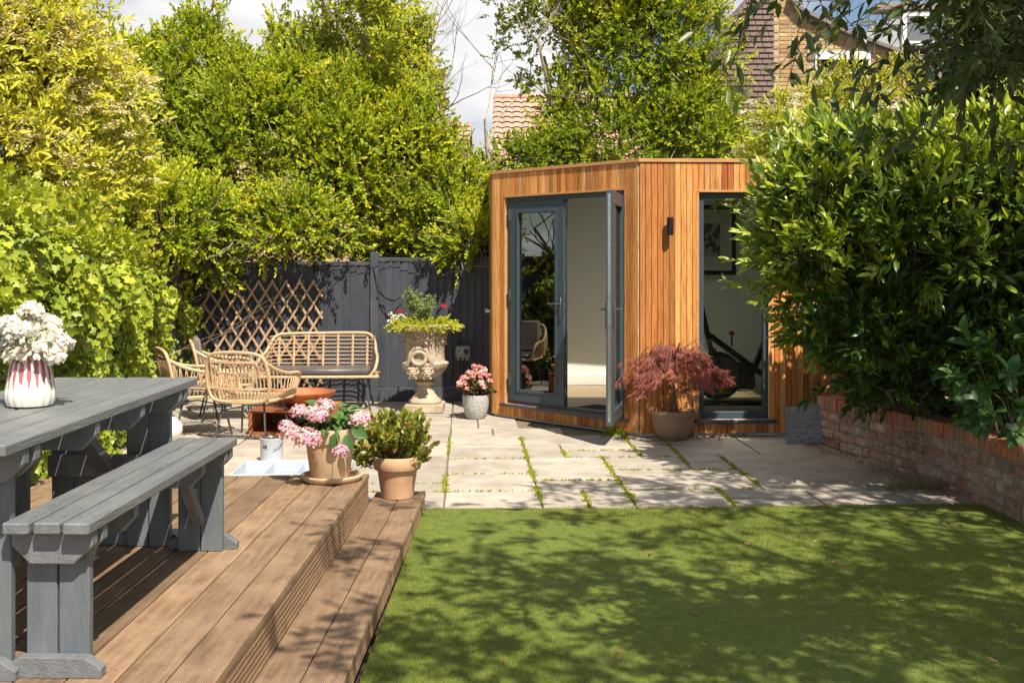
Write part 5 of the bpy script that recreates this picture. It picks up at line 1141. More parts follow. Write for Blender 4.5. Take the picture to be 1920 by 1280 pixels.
# ================================================================== BUILDINGS BEYOND
def qx(px, D): return (px - 960) * D / F
def qz(py, D): return CAMZ - (py - HY) * D / F
def pantile_house(name, label, x0, x1, D, zr, ze, De, wallmat, chim=None):
    t = thing(name, label, 'house', ((x0 + x1) / 2, D, 0)); o = Vector(((x0 + x1) / 2, D, 0)); xa, xb = x0 - o.x, x1 - o.x
    MB().prism([(De - D + .35, 0), (4.2, 0), (4.2, ze - .1), (0, zr - .12), (De - D + .35, ze)], 'x', xa + .12, xb - .12).build('wall', wallmat, t)
    vs = []; fs = []; run = math.hypot(De - D, zr - ze); rows = int(run / .27); nc = int((x1 - x0) / .055); sl_ = Vector((0, De - D, ze - zr)) / rows
    for r_ in range(rows):
        for e_, up in ((0, .012), (1.12, .05)):
            for c_ in range(nc + 1):
                x = xa + (xb - xa) * c_ / nc; wv = .034 * abs(math.sin(math.pi * (x - xa) / .22)) ** .7
                p = sl_ * (r_ + e_); vs.append((x, p.y, zr + p.z + wv + up))
        b0 = r_ * 2 * (nc + 1)
        for c_ in range(nc): fs.append((b0 + c_, b0 + nc + 1 + c_, b0 + nc + 2 + c_, b0 + c_ + 1))
    tag(MB().add(vs, fs).build('roof_tiles', 'pantile', t), kind='stuff')
    MB().add([(xa, 0, zr - .03), (xb, 0, zr - .03), (xb, 4.2, ze - .3), (xa, 4.2, ze - .3), (xa, De - D, ze - .03), (xb, De - D, ze - .03)], [(0, 1, 2, 3), (4, 5, 1, 0)]).build('roof', 'pantile', t)
    for i in range(int((x1 - x0) / .42)): MB().tube([(xa + .42 * i, 0, zr + .04), (xa + .42 * i + .41, 0, zr + .04)], .085, 8).build('ridge_tile', 'pantile', t)
    if chim:
        c = MB().cbox(chim[0] - o.x, chim[1] - o.x, .2, .9, ze, chim[2], .01).build('chimney', 'soldier', t); MB().cbox(chim[0] - o.x - .06, chim[1] - o.x + .06, .14, .96, chim[2] + .001, chim[2] + .12, .01).build('chimney_cap', 'soldier', c)
pantile_house('tiled_house', 'house with a pink pantile roof seen above the studio through the trees', qx(925, 26), qx(1335, 26), 26, qz(186, 26), 3.1, 22.3, 'pantile')
pantile_house('tiled_house', 'lower tiled roof with a brick chimney behind the hedge in the middle', qx(330, 27.5), qx(884, 27.5), 27.5, qz(233, 27.5), 3.0, 24, 'pantile', (qx(786, 27.5), qx(830, 27.5), qz(186, 27.5)))
an = thing('tv_aerial', 'thin metal television aerial standing above the hedge against the cloud', 'aerial', (qx(783, 27.3), 27.8, 4.0)); 
MB().tube([(0, 0, 0), (0, 0, qz(66, 27.8) - 4)], .016, 5).build('mast', 'lead', an)
zb_ = qz(96, 27.8) - 4; MB().tube([(0, 0, zb_), (.74, 0, zb_ + .03)], .012, 5).build('boom', 'lead', an)
for i in range(13): MB().tube([(.04 + .055 * i, -.09, zb_ + .03), (.04 + .055 * i, .09, zb_ + .03)], .006, 4).tube([(.04 + .055 * i, 0, zb_ - .035), (.04 + .055 * i, 0, zb_ + .065)], .005, 4).build('element', 'lead', an)

DC = 20.0; bh_ = thing('brick_house', 'yellow stock brick house with a brown tiled side wall and white window', 'house', (qx(1575, DC), DC, 0)); ho = Vector((qx(1575, DC), DC, 0))
def HV(px, py, dy=0): return Vector((qx(px, DC) - ho.x, dy, qz(py, DC)))
vp = [(1448, 700), (1448, -60), (1478, -2), (1500, 22), (1580, 62), (1700, 106), (1730, 118), (1730, 700)]
vp = [(qx(a, DC) - ho.x, qz(b, DC)) for a, b in vp]
MB().prism(vp[::-1], 'y', .02, 5).build('wall', 'paleMortar', bh_)
def verge(x):
    for (a, za), (b, zb2) in zip(vp[1:], vp[2:]):
        if a <= x <= b: return za + (zb2 - za) * (x - a) / (b - a)
    return vp[1][1]
bms2 = [brickmesh(.213, .1, .064, 20 + k) for k in range(3)]; hm2 = [brickmesh(.1, .1, .064, 30)]
for m_ in bms2 + hm2: m_.materials.clear(); m_.materials.append(M['stock'])
wx0, wx1, wz0, wz1 = qx(1528, DC) - ho.x, qx(1632, DC) - ho.x, qz(140, DC), qz(97, DC); nb_ = 0; restb = MB()
z = qz(250, DC); row = 0
while z < qz(-6, DC):
    x = vp[1][0] + .12 - (row % 2) * .11; k_ = 0
    while x < vp[6][0] - .1:
        hd_ = (k_ + row) % 2 == 1; l = .1125 if hd_ else .225; xc = x + l / 2
        if z + .04 < verge(xc) - .03 and not (xc + l / 2 > wx0 and xc - l / 2 < wx1 and wz0 - .04 < z < wz1 + .04):
            if nb_ < 298 and z > qz(215, DC): inst('brick', (hm2 if hd_ else bms2)[0 if hd_ else rr.randrange(3)], bh_, (xc, -.0 + rr.uniform(-.003, .003) + .06, z)); nb_ += 1
            else: restb.box(xc - l / 2 + .006, xc + l / 2 - .006, .01, .05, z - .032, z + .032)
        x += l; k_ += 1
    z += .075; row += 1
o = restb.build('brickwork', pmat('stock_brickwork', (.58, .40, .19), (.42, .27, .12), 3, .9), bh_); o['kind'] = 'stuff'
wn = MB().cbox(wx0, wx1, -.03, .1, wz1 - .15, wz1, .005).build('window', 'white', bh_)
MB().cbox(wx0, wx1, -.02, .1, wz0, wz0 + .04, .004).cbox(wx0, wx0 + .04, -.02, .1, wz0 + .041, wz1 - .151, .004).cbox(wx1 - .04, wx1, -.02, .1, wz0 + .041, wz1 - .151, .004).build('frame', 'white', wn)
MB().box(wx0 + .04, wx1 - .04, .02, .03, wz0 + .04, wz1 - .15).build('pane', 'winglass', wn)
for a, b_ in ((1521, 106), (1652, 120)): MB().cbox(qx(a - 7, DC) - ho.x, qx(a + 7, DC) - ho.x, -.01, .05, qz(b_ + 7, DC), qz(b_ - 7, DC), .004).build('air_vent', 'hung', bh_)
vg = MB()
for i in range(2, 6):
    (a, za), (b, zb2) = vp[i], vp[i + 1]; vg.beam((a, -.06, za + .02), (b, -.06, zb2 + .02), .16, .06, (0, 0, 1))
vg.build('verge', 'slateroof', bh_)
# hung tile flank
def hl_(z):
    pts = [(420, 1330), (170, 1332), (100, 1346), (40, 1376), (0, 1402), (-60, 1445)]
    for (a, xa), (b, xb) in zip(pts, pts[1:]):
        za, zb2 = qz(a, DC), qz(b, DC)
        if za <= z <= zb2: return qx(xa + (xb - xa) * (z - za) / (zb2 - za), DC) - ho.x
    return qx(1445, DC) - ho.x
ht = MB(); z = qz(420, DC); row = 0
while z < qz(-40, DC):
    x = hl_(z) + (row % 2) * .08 - .08; xe = vp[1][0] - .01
    while x < xe:
        a = max(x, hl_(z)); b = min(x + .155, xe)
        if b > a + .02: ht.add([(a, -.20, z), (b, -.20, z), (b, -.165, z + .12), (a, -.165, z + .12), (a, -.17, z), (b, -.17, z)], [(0, 1, 2, 3), (0, 4, 5, 1)])
        x += .165
    z += .10; row += 1
tag(ht.build('hung_tiles', 'hung', bh_), kind='stuff')
MB().prism([(hl_(qz(p_, DC)), qz(p_, DC)) for p_ in (420, 170, 100, 40, 0, -40)][::-1] + [(vp[1][0] - .012, qz(420, DC)), (vp[1][0] - .012, qz(-40, DC))][:2], 'y', -.16, 4).build('tiled_wall', 'hung', bh_)
# roof and dormer to the right
D2 = 22.0; dm = thing('dormer_house', 'roof with a grey clad dormer and white window at the upper right', 'house', (qx(1690, D2), D2, 0)); do = Vector((qx(1690, D2), D2, 0))
def DX2(px): return qx(px, D2) - do.x
MB().prism([(0, 0), (6, 0), (6, qz(20, D2)), (2.0, qz(20, D2)), (0, qz(112, D2))], 'x', DX2(1640), DX2(2050)).build('roof', 'slateroof', dm)
MB().prism([(DX2(1618), qz(90, D2)), (DX2(1600), qz(78, D2)), (DX2(1640), qz(45, D2)), (DX2(1690), qz(18, D2)), (DX2(1900), qz(18, D2)), (DX2(1900), qz(90, D2))], 'y', -.05, 2.4).build('dormer_cheek', 'lead', dm)
w1 = MB().cbox(DX2(1688), DX2(1900), -.12, -.06, qz(88, D2), qz(24, D2), .005).build('window', 'white', dm)
MB().box(DX2(1697), DX2(1780), -.13, -.121, qz(78, D2), qz(33, D2)).build('pane', 'winglass', w1)
MB().cbox(DX2(1640), DX2(1900), -.16, .3, qz(22, D2), qz(8, D2), .01).build('dormer_roof', 'slateroof', dm)
MB().tube([(DX2(1668), -.2, qz(112, D2)), (DX2(1740), -.2, qz(113, D2))], .05, 6).build('gutter', 'black', dm)

# ================================================================== VEGETATION
def ip(x, tab):
    xs = [a for a, b in tab]; ys = [b for a, b in tab]; return np.interp(x, xs, ys)
# ---- ivy bank on the left fence
XS = [(4.2, -2.5), (6.4, -2.76), (8, -2.98), (9.5, -3.2), (11, -3.45), (12.2, -3.55)]; TP = [(4.2, 2.12), (5.9, 2.02), (7.3, 1.98), (8.6, 1.84), (9.6, 1.72), (10.4, 1.66), (11.5, 1.5), (12.2, 1.35)]
n = 36000; D = 4.2 + 8.1 * rng.random(n); tz = rng.random(n) ** .8; TPd = ip(D, TP) * (1 + .035 * np.sin(D * 5) + .03 * np.sin(D * 11))
k = (D < 9.3) | (rng.random(n) < ip(D, [(9.3, 1), (10.3, .5), (11.2, .22), (12.3, .2)]) * np.where(tz > .62, 1.7, .8)); D, tz, TPd = D[k], tz[k], TPd[k]; n = len(D)
lump = .10 * np.sin(D * 4.1 + tz * 5) + .07 * np.sin(D * 9.3 - tz * 11) + .05 * np.sin(D * 17 + tz * 19)
bul = np.where(tz > .72, -((tz - .72) / .28) ** 2 * .75, 0) - .08 * (1 - tz)
X = ip(D, XS) + bul + lump - rng.random(n) ** 1.5 * .22
pos = np.stack([X, D, tz * TPd + rng.normal(0, .03, n)], 1)
nm = unit(np.stack([.8 - .5 * (tz > .8), -.55 + 0 * D, .25 + 1.0 * (tz > .78)], 1) + rng.normal(0, .42, (n, 3)))
d = unit(np.stack([rng.normal(.1, .6, n), rng.normal(-.2, .6, n), rng.normal(-.55, .5, n)], 1)); d = unit(d - nm * (d * nm).sum(1, keepdims=True) * .7)
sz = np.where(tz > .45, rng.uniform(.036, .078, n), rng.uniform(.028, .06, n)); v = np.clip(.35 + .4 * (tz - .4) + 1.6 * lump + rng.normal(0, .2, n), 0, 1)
ib = (-3.1, 7.0, 0); iv = thing('ivy', 'dense glossy ivy bank covering the left fence behind the table', 'ivy', ib)
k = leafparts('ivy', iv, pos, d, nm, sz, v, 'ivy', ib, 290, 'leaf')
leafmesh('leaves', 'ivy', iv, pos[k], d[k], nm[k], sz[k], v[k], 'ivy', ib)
n = 420; D = 4.4 + 7.2 * rng.random(n) ** .9; P0 = np.stack([ip(D, XS) - rng.uniform(.05, .6, n), D, ip(D, TP) * rng.uniform(.86, 1.0, n)], 1); D0 = unit(np.stack([rng.normal(.3, .5, n), rng.normal(-.1, .5, n), rng.uniform(.3, 1.3, n)], 1))
pos, d, nm, sz, v, A, B = shoots(P0, D0, .22, 8, .06, .8, .3, np.full(n, .8)); leafmesh('young_shoots', 'ivy', iv, pos, d, nm, sz, v, 'ivy', ib); stems('stems', 'rbark', iv, A, B, .0025, ib)
MB().add([(ip(D, XS) - .75 - ib[0], D - ib[1], z_) for D in (4.2, 5.5, 7, 8.5, 9.3) for z_ in (0, ip(D, TP) * .86)], [(i * 2, i * 2 + 1, i * 2 + 3, i * 2 + 2) for i in range(4)]).build('woody_mat', 'dbark', iv)

# ---- generic leafy shrub
def leafy(name, label, cat, base, ells, nsub, nper, nleaf, lsize, mat, rsub=.3, shape='rhomb', length=.16, spread=.9, droop=.1, limbs=None, up=.35, group=None, parts=0, stemmat='bark', stemr=.0035, bark='bark', vshift=0, stemfrac=.35, nb=(.12, -.75, .65)):
    t = thing(name, label, cat, base, 0, group); bs = np.array(base)
    P0, D0, vb = clump_points(ells, nsub, nper, rsub, up)
    pos, d, nm, sz, v, A, B = shoots(P0, D0, length, nleaf, lsize, spread, droop, vb + vshift, nb=nb)
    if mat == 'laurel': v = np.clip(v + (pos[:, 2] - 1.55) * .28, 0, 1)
    if parts:
        k = leafparts(mat, t, pos, d, nm, sz, v, shape, base, parts); pos, d, nm, sz, v = pos[k], d[k], nm[k], sz[k], v[k]
    leafmesh('crown', mat, t, pos, d, nm, sz, v, shape, base)
    k = rng.random(len(A)) < stemfrac; stems('twigs', stemmat, t, A[k] - (B[k] - A[k]) * .8, B[k], stemr, base)
    if mat == 'privet':      # bare pale twigs lying through the outer leaves
        m_ = 26 * len(ells); q_ = []
        for _ in range(m_):
            c_, r_ = ells[rng.integers(len(ells))]; a_ = np.array(c_) + np.array(r_) * [rng.uniform(-.8, .8), -rng.uniform(.55, .95), rng.uniform(-.9, .6)]; dd_ = unit(rng.normal(0, 1, 3) * [1, .25, .6] + [0, 0, .45])
            for j_ in range(4): b_ = a_ + dd_ * rng.uniform(.08, .16); q_.append((a_, b_)); a_ = b_; dd_ = unit(dd_ + rng.normal(0, .25, 3))
        stems('bare_twigs', 'bark', t, np.array([x for x, y in q_]), np.array([y for x, y in q_]), .0065, base)
    if limbs:
        mb = MB(); nodes = []
        for (a, dd, ln, r, dep) in limbs: limb(mb, Vector(a) - Vector(base), dd, ln, r, dep, nodes)
        mb.build('trunk', bark, t, smooth=True)
    return t, bs
def umbels(t, base, ells, n, mat, r=.07, face=True):
    c0 = []
    for i in range(n):
        c, q = ells[rng.integers(len(ells))]; d = rdir(1)[0]; d[1] = -abs(d[1]); d[2] = abs(d[2]) * .9 + .05 if rng.random() < .8 else d[2]; d = d / np.linalg.norm(d); c0.append(np.array(c) + d * np.array(q) * 1.16)
    c0 = np.array(c0); m = 70; rad = np.sqrt(rng.random((n, m))) * r * rng.uniform(.6, 1.2, (n, 1)); a = rng.uniform(0, 6.28, (n, m))
    tilt = rng.normal(0, .3, (n, 2)); x = rad * np.cos(a); y = rad * np.sin(a); z = -rad ** 2 * 3 + x * tilt[:, :1] + (y * (tilt[:, 1:] + .35)) + rng.normal(0, .006, (n, m))
    pos = c0[:, None] + np.stack([x, y, z], -1); pos = pos.reshape(-1, 3); N = len(pos)
    nm = unit(rng.normal(0, .35, (N, 3)) + [0, -.2, 1]); dd = unit(np.cross(nm, rdir(N)))
    leafmesh('flower_umbels', mat, t, pos, dd, nm, rng.uniform(.014, .028, N), rng.random(N), 'petal', base)
E1 = [((-5.05, 9.5, 3.0), (1.35, .8, 1.15)), ((-6.0, 9.2, 3.45), (1.25, .8, 1.3)), ((-3.95, 9.7, 2.65), (.75, .65, .85)), ((-4.8, 9.1, 2.25), (1.2, .6, .65)), ((-4.2, 9.6, 3.35), (.62, .6, .42))]
t, _ = leafy('elder_tree', 'yellow green elder covered in cream flower heads at the upper left', 'elder', (-5.0, 9.8, 0), E1, 250, 26, 11, .085, 'elder', .36, 'lance', .22, 1.0, .25, [((-5.1, 9.8, 0), (-.1, 0, 1), 2.2, .07, 4), ((-4.4, 9.9, 0), (.1, 0, 1), 2.0, .06, 3)], vshift=.12)
umbels(t, (-5.0, 9.8, 0), E1, 760, 'umbel', .10)
# ---- hedge trees over the fence
E2 = [((-4.35, 12.9, 2.7), (.8, .7, 1.15)), ((-3.87, 13.2, 3.5), (.42, .4, .85)), ((-4.55, 13.1, 3.5), (.38, .4, .6)), ((-3.1, 12.9, 2.6), (.9, .7, 1.15)), ((-3.25, 13.1, 3.45), (.35, .4, .5)), ((-2.65, 13.1, 3.3), (.36, .4, .75))]
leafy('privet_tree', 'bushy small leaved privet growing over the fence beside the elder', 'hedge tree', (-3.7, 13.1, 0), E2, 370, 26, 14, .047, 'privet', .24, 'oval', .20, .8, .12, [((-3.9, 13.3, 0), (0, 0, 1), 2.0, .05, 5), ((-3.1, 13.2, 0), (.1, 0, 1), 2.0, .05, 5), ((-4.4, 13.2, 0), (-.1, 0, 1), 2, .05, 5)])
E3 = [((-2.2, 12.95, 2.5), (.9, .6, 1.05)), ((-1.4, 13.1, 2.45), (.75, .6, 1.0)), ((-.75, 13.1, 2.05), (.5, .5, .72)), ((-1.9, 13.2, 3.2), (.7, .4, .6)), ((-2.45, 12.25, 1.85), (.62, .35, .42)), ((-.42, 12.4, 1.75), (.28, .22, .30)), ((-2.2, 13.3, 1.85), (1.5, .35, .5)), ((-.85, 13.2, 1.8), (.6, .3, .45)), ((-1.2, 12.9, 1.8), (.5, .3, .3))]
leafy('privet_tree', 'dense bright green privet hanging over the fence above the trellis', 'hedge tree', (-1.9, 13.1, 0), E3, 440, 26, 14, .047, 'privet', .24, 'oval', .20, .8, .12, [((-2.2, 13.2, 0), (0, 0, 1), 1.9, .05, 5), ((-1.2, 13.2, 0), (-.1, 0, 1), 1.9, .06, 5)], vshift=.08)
E3b = [((-3.55, 11.7, 1.95), (.55, .6, .42)), ((-4.1, 12.0, 2.1), (.6, .5, .5)), ((-3.45, 12.15, 1.5), (.25, .2, .5))]
leafy('privet_shrub', 'small leaved shrub spilling over the fence corner above the chairs', 'shrub', (-3.8, 11.6, 0), E3b, 95, 24, 13, .050, 'privet', .22, 'oval', .18, .8, .12, [((-3.9, 11.9, 0), (0, 0, 1), 1.4, .04, 4)], vshift=.1)
# ---- open tree with leaning pale limbs
def opentree(name, label, base, starts, mat, nl, lsize, group=None, depth=4, ratio=.72, jitter=.16, vb=.5, cut=None):
    t = thing(name, label, 'tree', base, 0, group); mb = MB(); nodes = []
    for (a, d_, ln, r) in starts: limb(mb, Vector(a) - Vector(base), d_, ln, r, depth, nodes, .16, .25, (2, 3), ratio)
    mb.build('trunk', 'bark', t, smooth=True)
    pn_ = np.array([tuple(p) for p, q in nodes]) + np.array(base); dn = np.array([tuple(q) for p, q in nodes])
    if cut is not None: k = cut(pn_); pn_, dn = pn_[k], dn[k]
    rep_ = 3; pn_ = np.repeat(pn_, rep_, 0) + rng.normal(0, jitter * .4, (len(pn_) * rep_, 3)); dn = np.repeat(dn, rep_, 0)
    D0 = unit(dn + rng.normal(0, .8, dn.shape)); pos, d, nm, sz, v, A, B = shoots(pn_, D0, jitter, nl, lsize, .85, .1, np.clip(rng.normal(vb, .2, len(pn_)), 0, 1), nb=(.12, -.75, .65))
    leafmesh('crown', mat, t, pos, d, nm, sz, v, 'oval', base); stems('twigs', 'bark', t, A, B, .003, base)
    return t
random.seed(21)
opentree('leaning_tree', 'open tree with pale leaning limbs against the sky left of the cloud', (-.75, 13.6, 0), [((-.75, 13.6, 1.0), (-.15, 0, 1), 1.5, .06), ((-.9, 13.5, 2.0), (-.75, 0, 1), 1.5, .045), ((-1.7, 13.6, 2.0), (-.35, 0, 1), 1.7, .04), ((-2.0, 13.7, 2.4), (-.12, 0, 1), 1.6, .035), ((-1.5, 13.6, 2.8), (.05, 0, 1), 1.2, .03), ((-1.9, 13.6, 2.6), (-.25, 0, 1), 1.7, .03), ((-2.4, 13.6, 2.3), (-.1, 0, 1), 1.7, .03)], 'privet', 13, .045, vb=.65, cut=lambda p: (p[:, 0] < -.66 - (p[:, 2] - 2.3) * .2) & (p[:, 2] < 4.9))
random.seed(5)
opentree('pale_stem_tree', 'tall slender tree with pale trunk rising behind the studio door', (.72, 13.6, 0), [((.72, 13.6, 0), (0, 0, 1), 2.9, .065), ((.66, 13.6, 2.6), (-.12, 0, 1), 1.6, .045), ((.70, 13.6, 3.1), (-.5, 0, 1), 1.3, .03), ((.66, 13.6, 3.6), (.5, 0, 1), 1.2, .03)], 'privet', 14, .048, vb=.6, cut=lambda p: p[:, 0] > np.where(p[:, 2] > 4.2, -.4, .06))
E4 = [((1.55, 13.7, 4.25), (.8, .5, .8)), ((2.15, 13.7, 4.2), (.6, .5, .75)), ((1.3, 13.6, 3.0), (.9, .5, .45)), ((2.2, 13.6, 3.1), (.7, .5, .5)), ((.32, 13.4, 2.6), (.5, .35, .42)), ((-.15, 13.3, 2.3), (.35, .3, .35)), ((2.75, 13.3, 2.5), (.35, .4, .35)), ((.95, 13.7, 4.6), (.6, .4, .4)), ((1.35, 13.6, 3.4), (1.0, .4, .55)), ((2.2, 13.5, 3.2), (.55, .4, .6)), ((.75, 13.5, 2.75), (.5, .3, .3))]
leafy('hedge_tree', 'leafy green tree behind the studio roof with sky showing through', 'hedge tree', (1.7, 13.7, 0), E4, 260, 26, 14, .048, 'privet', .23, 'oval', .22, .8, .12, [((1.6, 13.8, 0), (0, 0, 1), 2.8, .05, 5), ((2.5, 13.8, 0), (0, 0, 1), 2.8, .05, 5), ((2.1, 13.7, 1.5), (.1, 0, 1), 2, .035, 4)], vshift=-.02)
# ---- second elder
E5 = [((3.35, 11.6, 2.85), (.85, .5, .62)), ((4.2, 11.8, 3.0), (.6, .5, .5)), ((2.75, 11.9, 2.55), (.4, .35, .35))]
t, _ = leafy('elder_shrub', 'elder shrub with flat white flowers growing below the brick house', 'elder', (3.4, 11.8, 0), E5, 60, 22, 10, .07, 'elder', .24, 'lance', .18, 1.0, .2, [((3.4, 12.0, 0), (0, 0, 1), 2.0, .05, 3)])
umbels(t, (3.4, 11.8, 0), E5, 90, 'umbelw', .07)
# ---- laurel
E6 = [((2.68, 7.75, 1.72), (.90, .75, .68)), ((3.5, 7.6, 1.75), (1.0, .8, .70)), ((2.95, 7.8, 1.05), (.60, .6, .45)), ((4.6, 7.3, 1.7), (1.0, .9, .95)), ((3.75, 7.4, .95), (.8, .6, .55)), ((2.55, 7.8, 1.25), (.52, .5, .45)), ((2.3, 7.9, 1.95), (.42, .5, .36)), ((3.25, 8.1, .80), (.45, .5, .40)), ((4.5, 8.6, 1.3), (1.2, .7, 1.1)), ((3.4, 8.9, 1.2), (.7, .5, .8)), ((3.15, 8.5, .72), (.42, .5, .34)), ((4.1, 8.0, .8), (.8, .6, .5)), ((3.5, 9.2, .8), (.6, .3, .4))]
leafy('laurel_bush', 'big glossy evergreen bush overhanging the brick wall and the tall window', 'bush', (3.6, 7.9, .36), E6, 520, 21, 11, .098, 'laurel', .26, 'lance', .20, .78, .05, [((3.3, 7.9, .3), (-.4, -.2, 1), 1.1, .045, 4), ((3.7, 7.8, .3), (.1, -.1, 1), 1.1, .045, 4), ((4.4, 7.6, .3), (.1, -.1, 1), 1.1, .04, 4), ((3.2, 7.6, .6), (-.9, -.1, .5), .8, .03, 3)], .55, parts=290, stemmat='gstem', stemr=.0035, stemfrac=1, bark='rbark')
E9 = [((4.75, 9.3, 3.1), (1.15, .7, 1.1)), ((5.6, 9.2, 3.6), (1.1, .7, 1.2)), ((4.9, 9.4, 4.1), (.9, .6, .6))]
leafy('evergreen_tree', 'dark dense evergreen tree standing behind the big bush at the right edge', 'tree', (5.0, 9.6, .2), E9, 200, 22, 11, .075, 'olive', .3, 'oval', .20, .85, .12, [((5.0, 9.7, .2), (0, 0, 1), 2.4, .07, 4)], bark='dbark')
# ---- broad leaved plant on the bed, right foreground
hb2 = (3.2, 7.0, .38); hy2 = thing('broad_leaf_shrub', 'young hydrangea with broad bright green leaves leaning over the brick wall at right', 'shrub', hb2)
tips = [P(x, y, D_) for x, y, D_ in ((1808, 618, 6.9), (1850, 640, 6.8), (1900, 610, 6.8), (1790, 700, 6.7), (1840, 720, 6.6), (1890, 690, 6.5), (1910, 760, 6.5), (1855, 775, 6.5), (1815, 755, 6.7), (1760, 690, 7.0), (1880, 570, 7.1), (1930, 640, 6.7), (1830, 660, 7.0), (1870, 720, 6.9), (1825, 790, 6.6), (1910, 810, 6.6))]
TP_ = np.array(tips); Bz = np.array(hb2) + rng.normal(0, .08, (len(TP_), 3)) * [1, 1, 0]; mid = (TP_ + Bz) / 2 + [0, 0, .1]; stems('stems', 'gstem', hy2, np.concatenate([Bz, mid]), np.concatenate([mid, TP_]), .005, hb2)
D0 = unit(TP_ - mid); pos, d, nm, sz, v, A, B = shoots(TP_ - D0 * .14, D0, .17, 9, .135, 1.05, .3, np.full(len(TP_), .5), .5, .6, .25)
nm = unit(nm + [0, -.5, .6]); k = leafparts('hydr', hy2, pos, d, nm, sz, v, 'broad', hb2, 200)
# ---- overhanging canopy, upper right
cb2 = (4.7, 2.6, .36); ct = thing('overhanging_tree', 'evergreen tree whose drooping branches hang into view at the upper right', 'tree', cb2)
E7 = [((2.8, 3.3, 4.25), (2.5, 2.3, .62)), ((4.1, 3.2, 3.8), (1.6, 2.0, .8)), ((3.3, 5.0, 4.2), (1.3, 1.0, .4)), ((2.4, 1.9, 3.9), (2.2, 1.3, .45))]
mb = MB(); nodes = []; random.seed(9)
for a, d_, ln, r in (((0, 0, 0), (-.15, .05, 1), 2.2, .13), ((-.3, .1, 2.0), (-1, .2, .6), 1.9, .08), ((-.3, .1, 2.2), (-.7, .9, .5), 1.7, .07), ((-.2, 0, 2.1), (-.6, -.6, .6), 1.7, .06), ((-.2, .2, 2.0), (.2, .9, .5), 1.6, .06)): limb(mb, a, d_, ln, r, 3, nodes, .1, .05)
k = MB(); mb.build('trunk', 'dbark', ct, smooth=True)
P0, D0, vb = clump_points(E7, 560, 6, .125, -.1)
pos, d, nm, sz, v, A, B = shoots(P0, D0, .22, 11, .078, .8, .1, vb)
kk = (pos[:, 2] > CAMZ + .2424 * np.maximum(pos[:, 1], 0) + .10) | (pos[:, 0] > pos[:, 1] * .47 + .1)
leafmesh('crown', 'olive', ct, pos[kk], d[kk], nm[kk], sz[kk], v[kk], 'rhomb', cb2)
E8 = [((1.62, 3.1, 2.27), (.40, .28, .33)), ((2.0, 3.3, 2.35), (.5, .3, .42)), ((1.35, 3.2, 2.36), (.2, .2, .16)), ((1.75, 3.3, 2.52), (.45, .25, .2))]
P0, D0, vb = clump_points(E8, 100, 12, .13, -.35)
pos, d, nm, sz, v, A, B = shoots(P0, D0, .14, 9, .056, .8, .3, vb - .1)
k = leafparts('olive', ct, pos, d, nm, sz, v, 'lance', cb2, 200); leafmesh('low_branches', 'olive', ct, pos[k], d[k], nm[k], sz[k], v[k], 'lance', cb2); stems('twigs', 'rbark', ct, A, B, .0022, cb2)
# drooping sprays
tw = [((1780, -60), (1500, 100)), ((1760, -80), (1560, 180)), ((1720, -60), (1440, 10)), ((1800, -40), (1600, 210)), ((1700, -60), (1450, 140)), ((1640, -80), (1380, 40)), ((1820, 20), (1660, 250)), ((1600, -80), (1300, 60)), ((1840, 60), (1720, 300)), ((1560, -80), (1330, 120)), ((1900, 120), (1860, 300)), ((1760, 40), (1560, 120)), ((1700, 0), (1610, 160)), ((1500, -80), (1270, 20)), ((1560, -60), (1480, 150)), ((1440, -60), (1395, 90)), ((1650, -60), (1530, 60)), ((1790, 60), (1640, 190)), ((1900, 0), (1790, 260))]
sa_, sb2, PP = [], [], []
for (a, b_) in tw:
    Dp = 3.7 + rng.uniform(-.35, .35); A_ = P(a[0], a[1], Dp); B_ = P(b_[0], b_[1], Dp - .1); c_ = (A_ + B_) / 2 + Vector((-.04, 0, .07)); prev = A_; ns = 13
    for i in range(1, ns + 1):
        t_ = i / ns; q = A_ * (1 - t_) ** 2 + c_ * 2 * t_ * (1 - t_) + B_ * t_ * t_; sa_.append(prev); sb2.append(q); PP.append((q, (q - prev).normalized())); prev = q
    for i in range(3, ns, 3):     # side twigs
        q, dd_ = PP[-ns + i]; s_ = (dd_ + Vector(rng.normal(0, .7, 3)) + Vector((0, 0, -.3))).normalized()
        pr_ = q
        for j in range(3): e_ = pr_ + s_ * .05; sa_.append(pr_); sb2.append(e_); PP.append((e_, s_)); pr_ = e_
stems('spray_stems', 'rbark', ct, np.array(sa_), np.array(sb2), .0020, cb2)
pp = np.array([tuple(p) for p, q in PP]); dp = np.array([tuple(q) for p, q in PP]); n = len(pp); pp = np.repeat(pp, 2, 0); dp = np.repeat(dp, 2, 0)
d = unit(dp + rng.normal(0, .65, (2 * n, 3)) + [0, 0, -.25]); nm = unit(rng.normal(0, .6, (2 * n, 3)) + [0, -.3, .8]); sz = rng.uniform(.04, .085, 2 * n); v = np.clip(rng.normal(.4, .3, 2 * n), 0, 1)
k = rng.random(2 * n) < .42; leafmesh('spray_leaves', 'olive', ct, pp[k], d[k], nm[k], sz[k], v[k], 'lance', cb2)

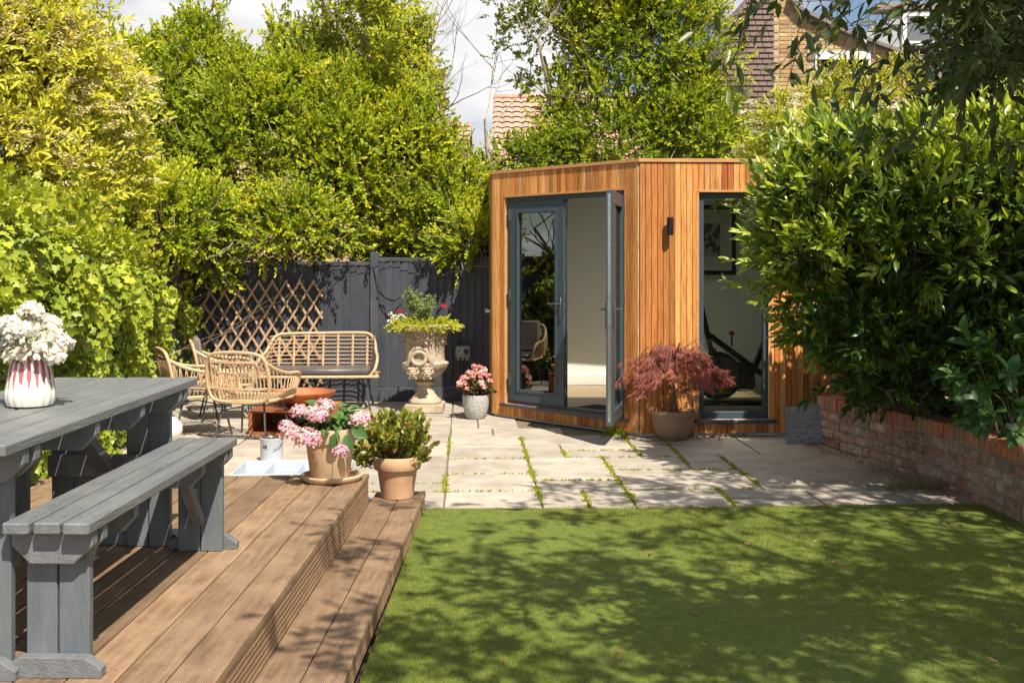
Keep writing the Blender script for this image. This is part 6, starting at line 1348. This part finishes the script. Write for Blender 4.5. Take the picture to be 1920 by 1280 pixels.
# ================================================================== LITTER
n = 330; yy = 4.0 + 3.2 * rng.random(n); xx = rng.uniform(-.5, 3.0, n); k = rng.random(n) < (.3 + .25 * xx) * (.4 + .6 * (yy < 5.6)); xx, yy = xx[k], yy[k]; n = len(xx)
a = rng.uniform(0, 6.28, n); tag(leafmesh('fallen_leaves', 'deadleaf', None, np.stack([xx, yy, np.full(n, .026)], 1), np.stack([np.cos(a), np.sin(a), rng.normal(0, .1, n)], 1), rng.normal(0, .4, (n, 3)) + [0, 0, 1], rng.uniform(.025, .065, n), rng.random(n), 'slim'), 'dry fallen leaves scattered over the lawn', 'fallen leaves')
n = 420; s_ = rng.random(n); q = np.array([tuple(UV(3.20 - .28 * t + rng.normal(0, .05), 7.15 + 2.1 * t + rng.normal(0, .1))) for t in s_ ** 1.6]); q[:, 2] = .008 + rng.random(n) * .02
tag(leafmesh('leaf_litter', 'deadleaf', None, q, rdir(n) * [1, 1, .3], rdir(n) * .5 + [0, 0, 1], rng.uniform(.015, .045, n), rng.random(n), 'lance'), 'brown leaf litter gathered along the foot of the brick wall', 'leaf litter')
n = 160; q = np.array([tuple(UV(-4.0 + 3.6 * rng.random(), 10.2 + 2.0 * rng.random())) for _ in range(n)]); q[:, 2] = .008
tag(leafmesh('leaf_litter', 'deadleaf', None, q, rdir(n) * [1, 1, .2], rdir(n) * .4 + [0, 0, 1], rng.uniform(.015, .04, n), rng.random(n), 'lance'), 'scattered dry leaves on the paving under the chairs and sofa', 'leaf litter')
n = 700; c = np.array([2.80, 7.55, 0]); P0 = c + rng.normal(0, 1, (n, 3)) * [.16, .07, 0]; d = unit(rng.normal(0, .8, (n, 3)) * [1, 1, .5] + [0, 0, .35])
g = leafmesh('dry_grass', 'straw', None, P0, d, rdir(n), rng.uniform(.04, .12, n), rng.random(n), 'blade') if 'straw' in M else None
P1 = np.array([tuple(UV(*q)) for q in [(1.36, 9.86), (1.28, 9.82), (1.42, 9.80)]]); P0 = np.repeat(P1, 14, 0) + rng.normal(0, .03, (42, 3)) * [1, 1, 0]
pos, d, nm, sz, v, A, B = shoots(P0, unit(rng.normal(0, .6, (42, 3)) + [0, 0, 1]), .07, 6, .035, .9); tag(leafmesh('weed', 'privet', None, pos, d, nm, sz, v, 'lance'), 'small green weed growing from the joint at the studio corner', 'weed')
for (px, py, lab) in ((1350, 825, 'pink fallen petal lying on the paving beside the maple pot'),):
    q = G(px, py); o = flowerhead('fallen_flower', 'begonia', None, (0, 0, 0), (q.x, q.y, .015), .022, 20, .02, .4); tag(o, lab, 'petal')
pebs = []
for i in range(45):
    q = UV(1.95 + rng.random() * .75, 9.84 - rng.random() * .1); pebs.append(((0, 0), q))
pm_ = MB()
for _, q in pebs: pm_.ball((q.x, q.y, .010), rng.uniform(.012, .024), 5, .8)
tag(pm_.build('pebbles', 'speck', smooth=True), 'loose pebbles and grit lying along the foot of the studio wall', 'pebbles', kind='stuff')
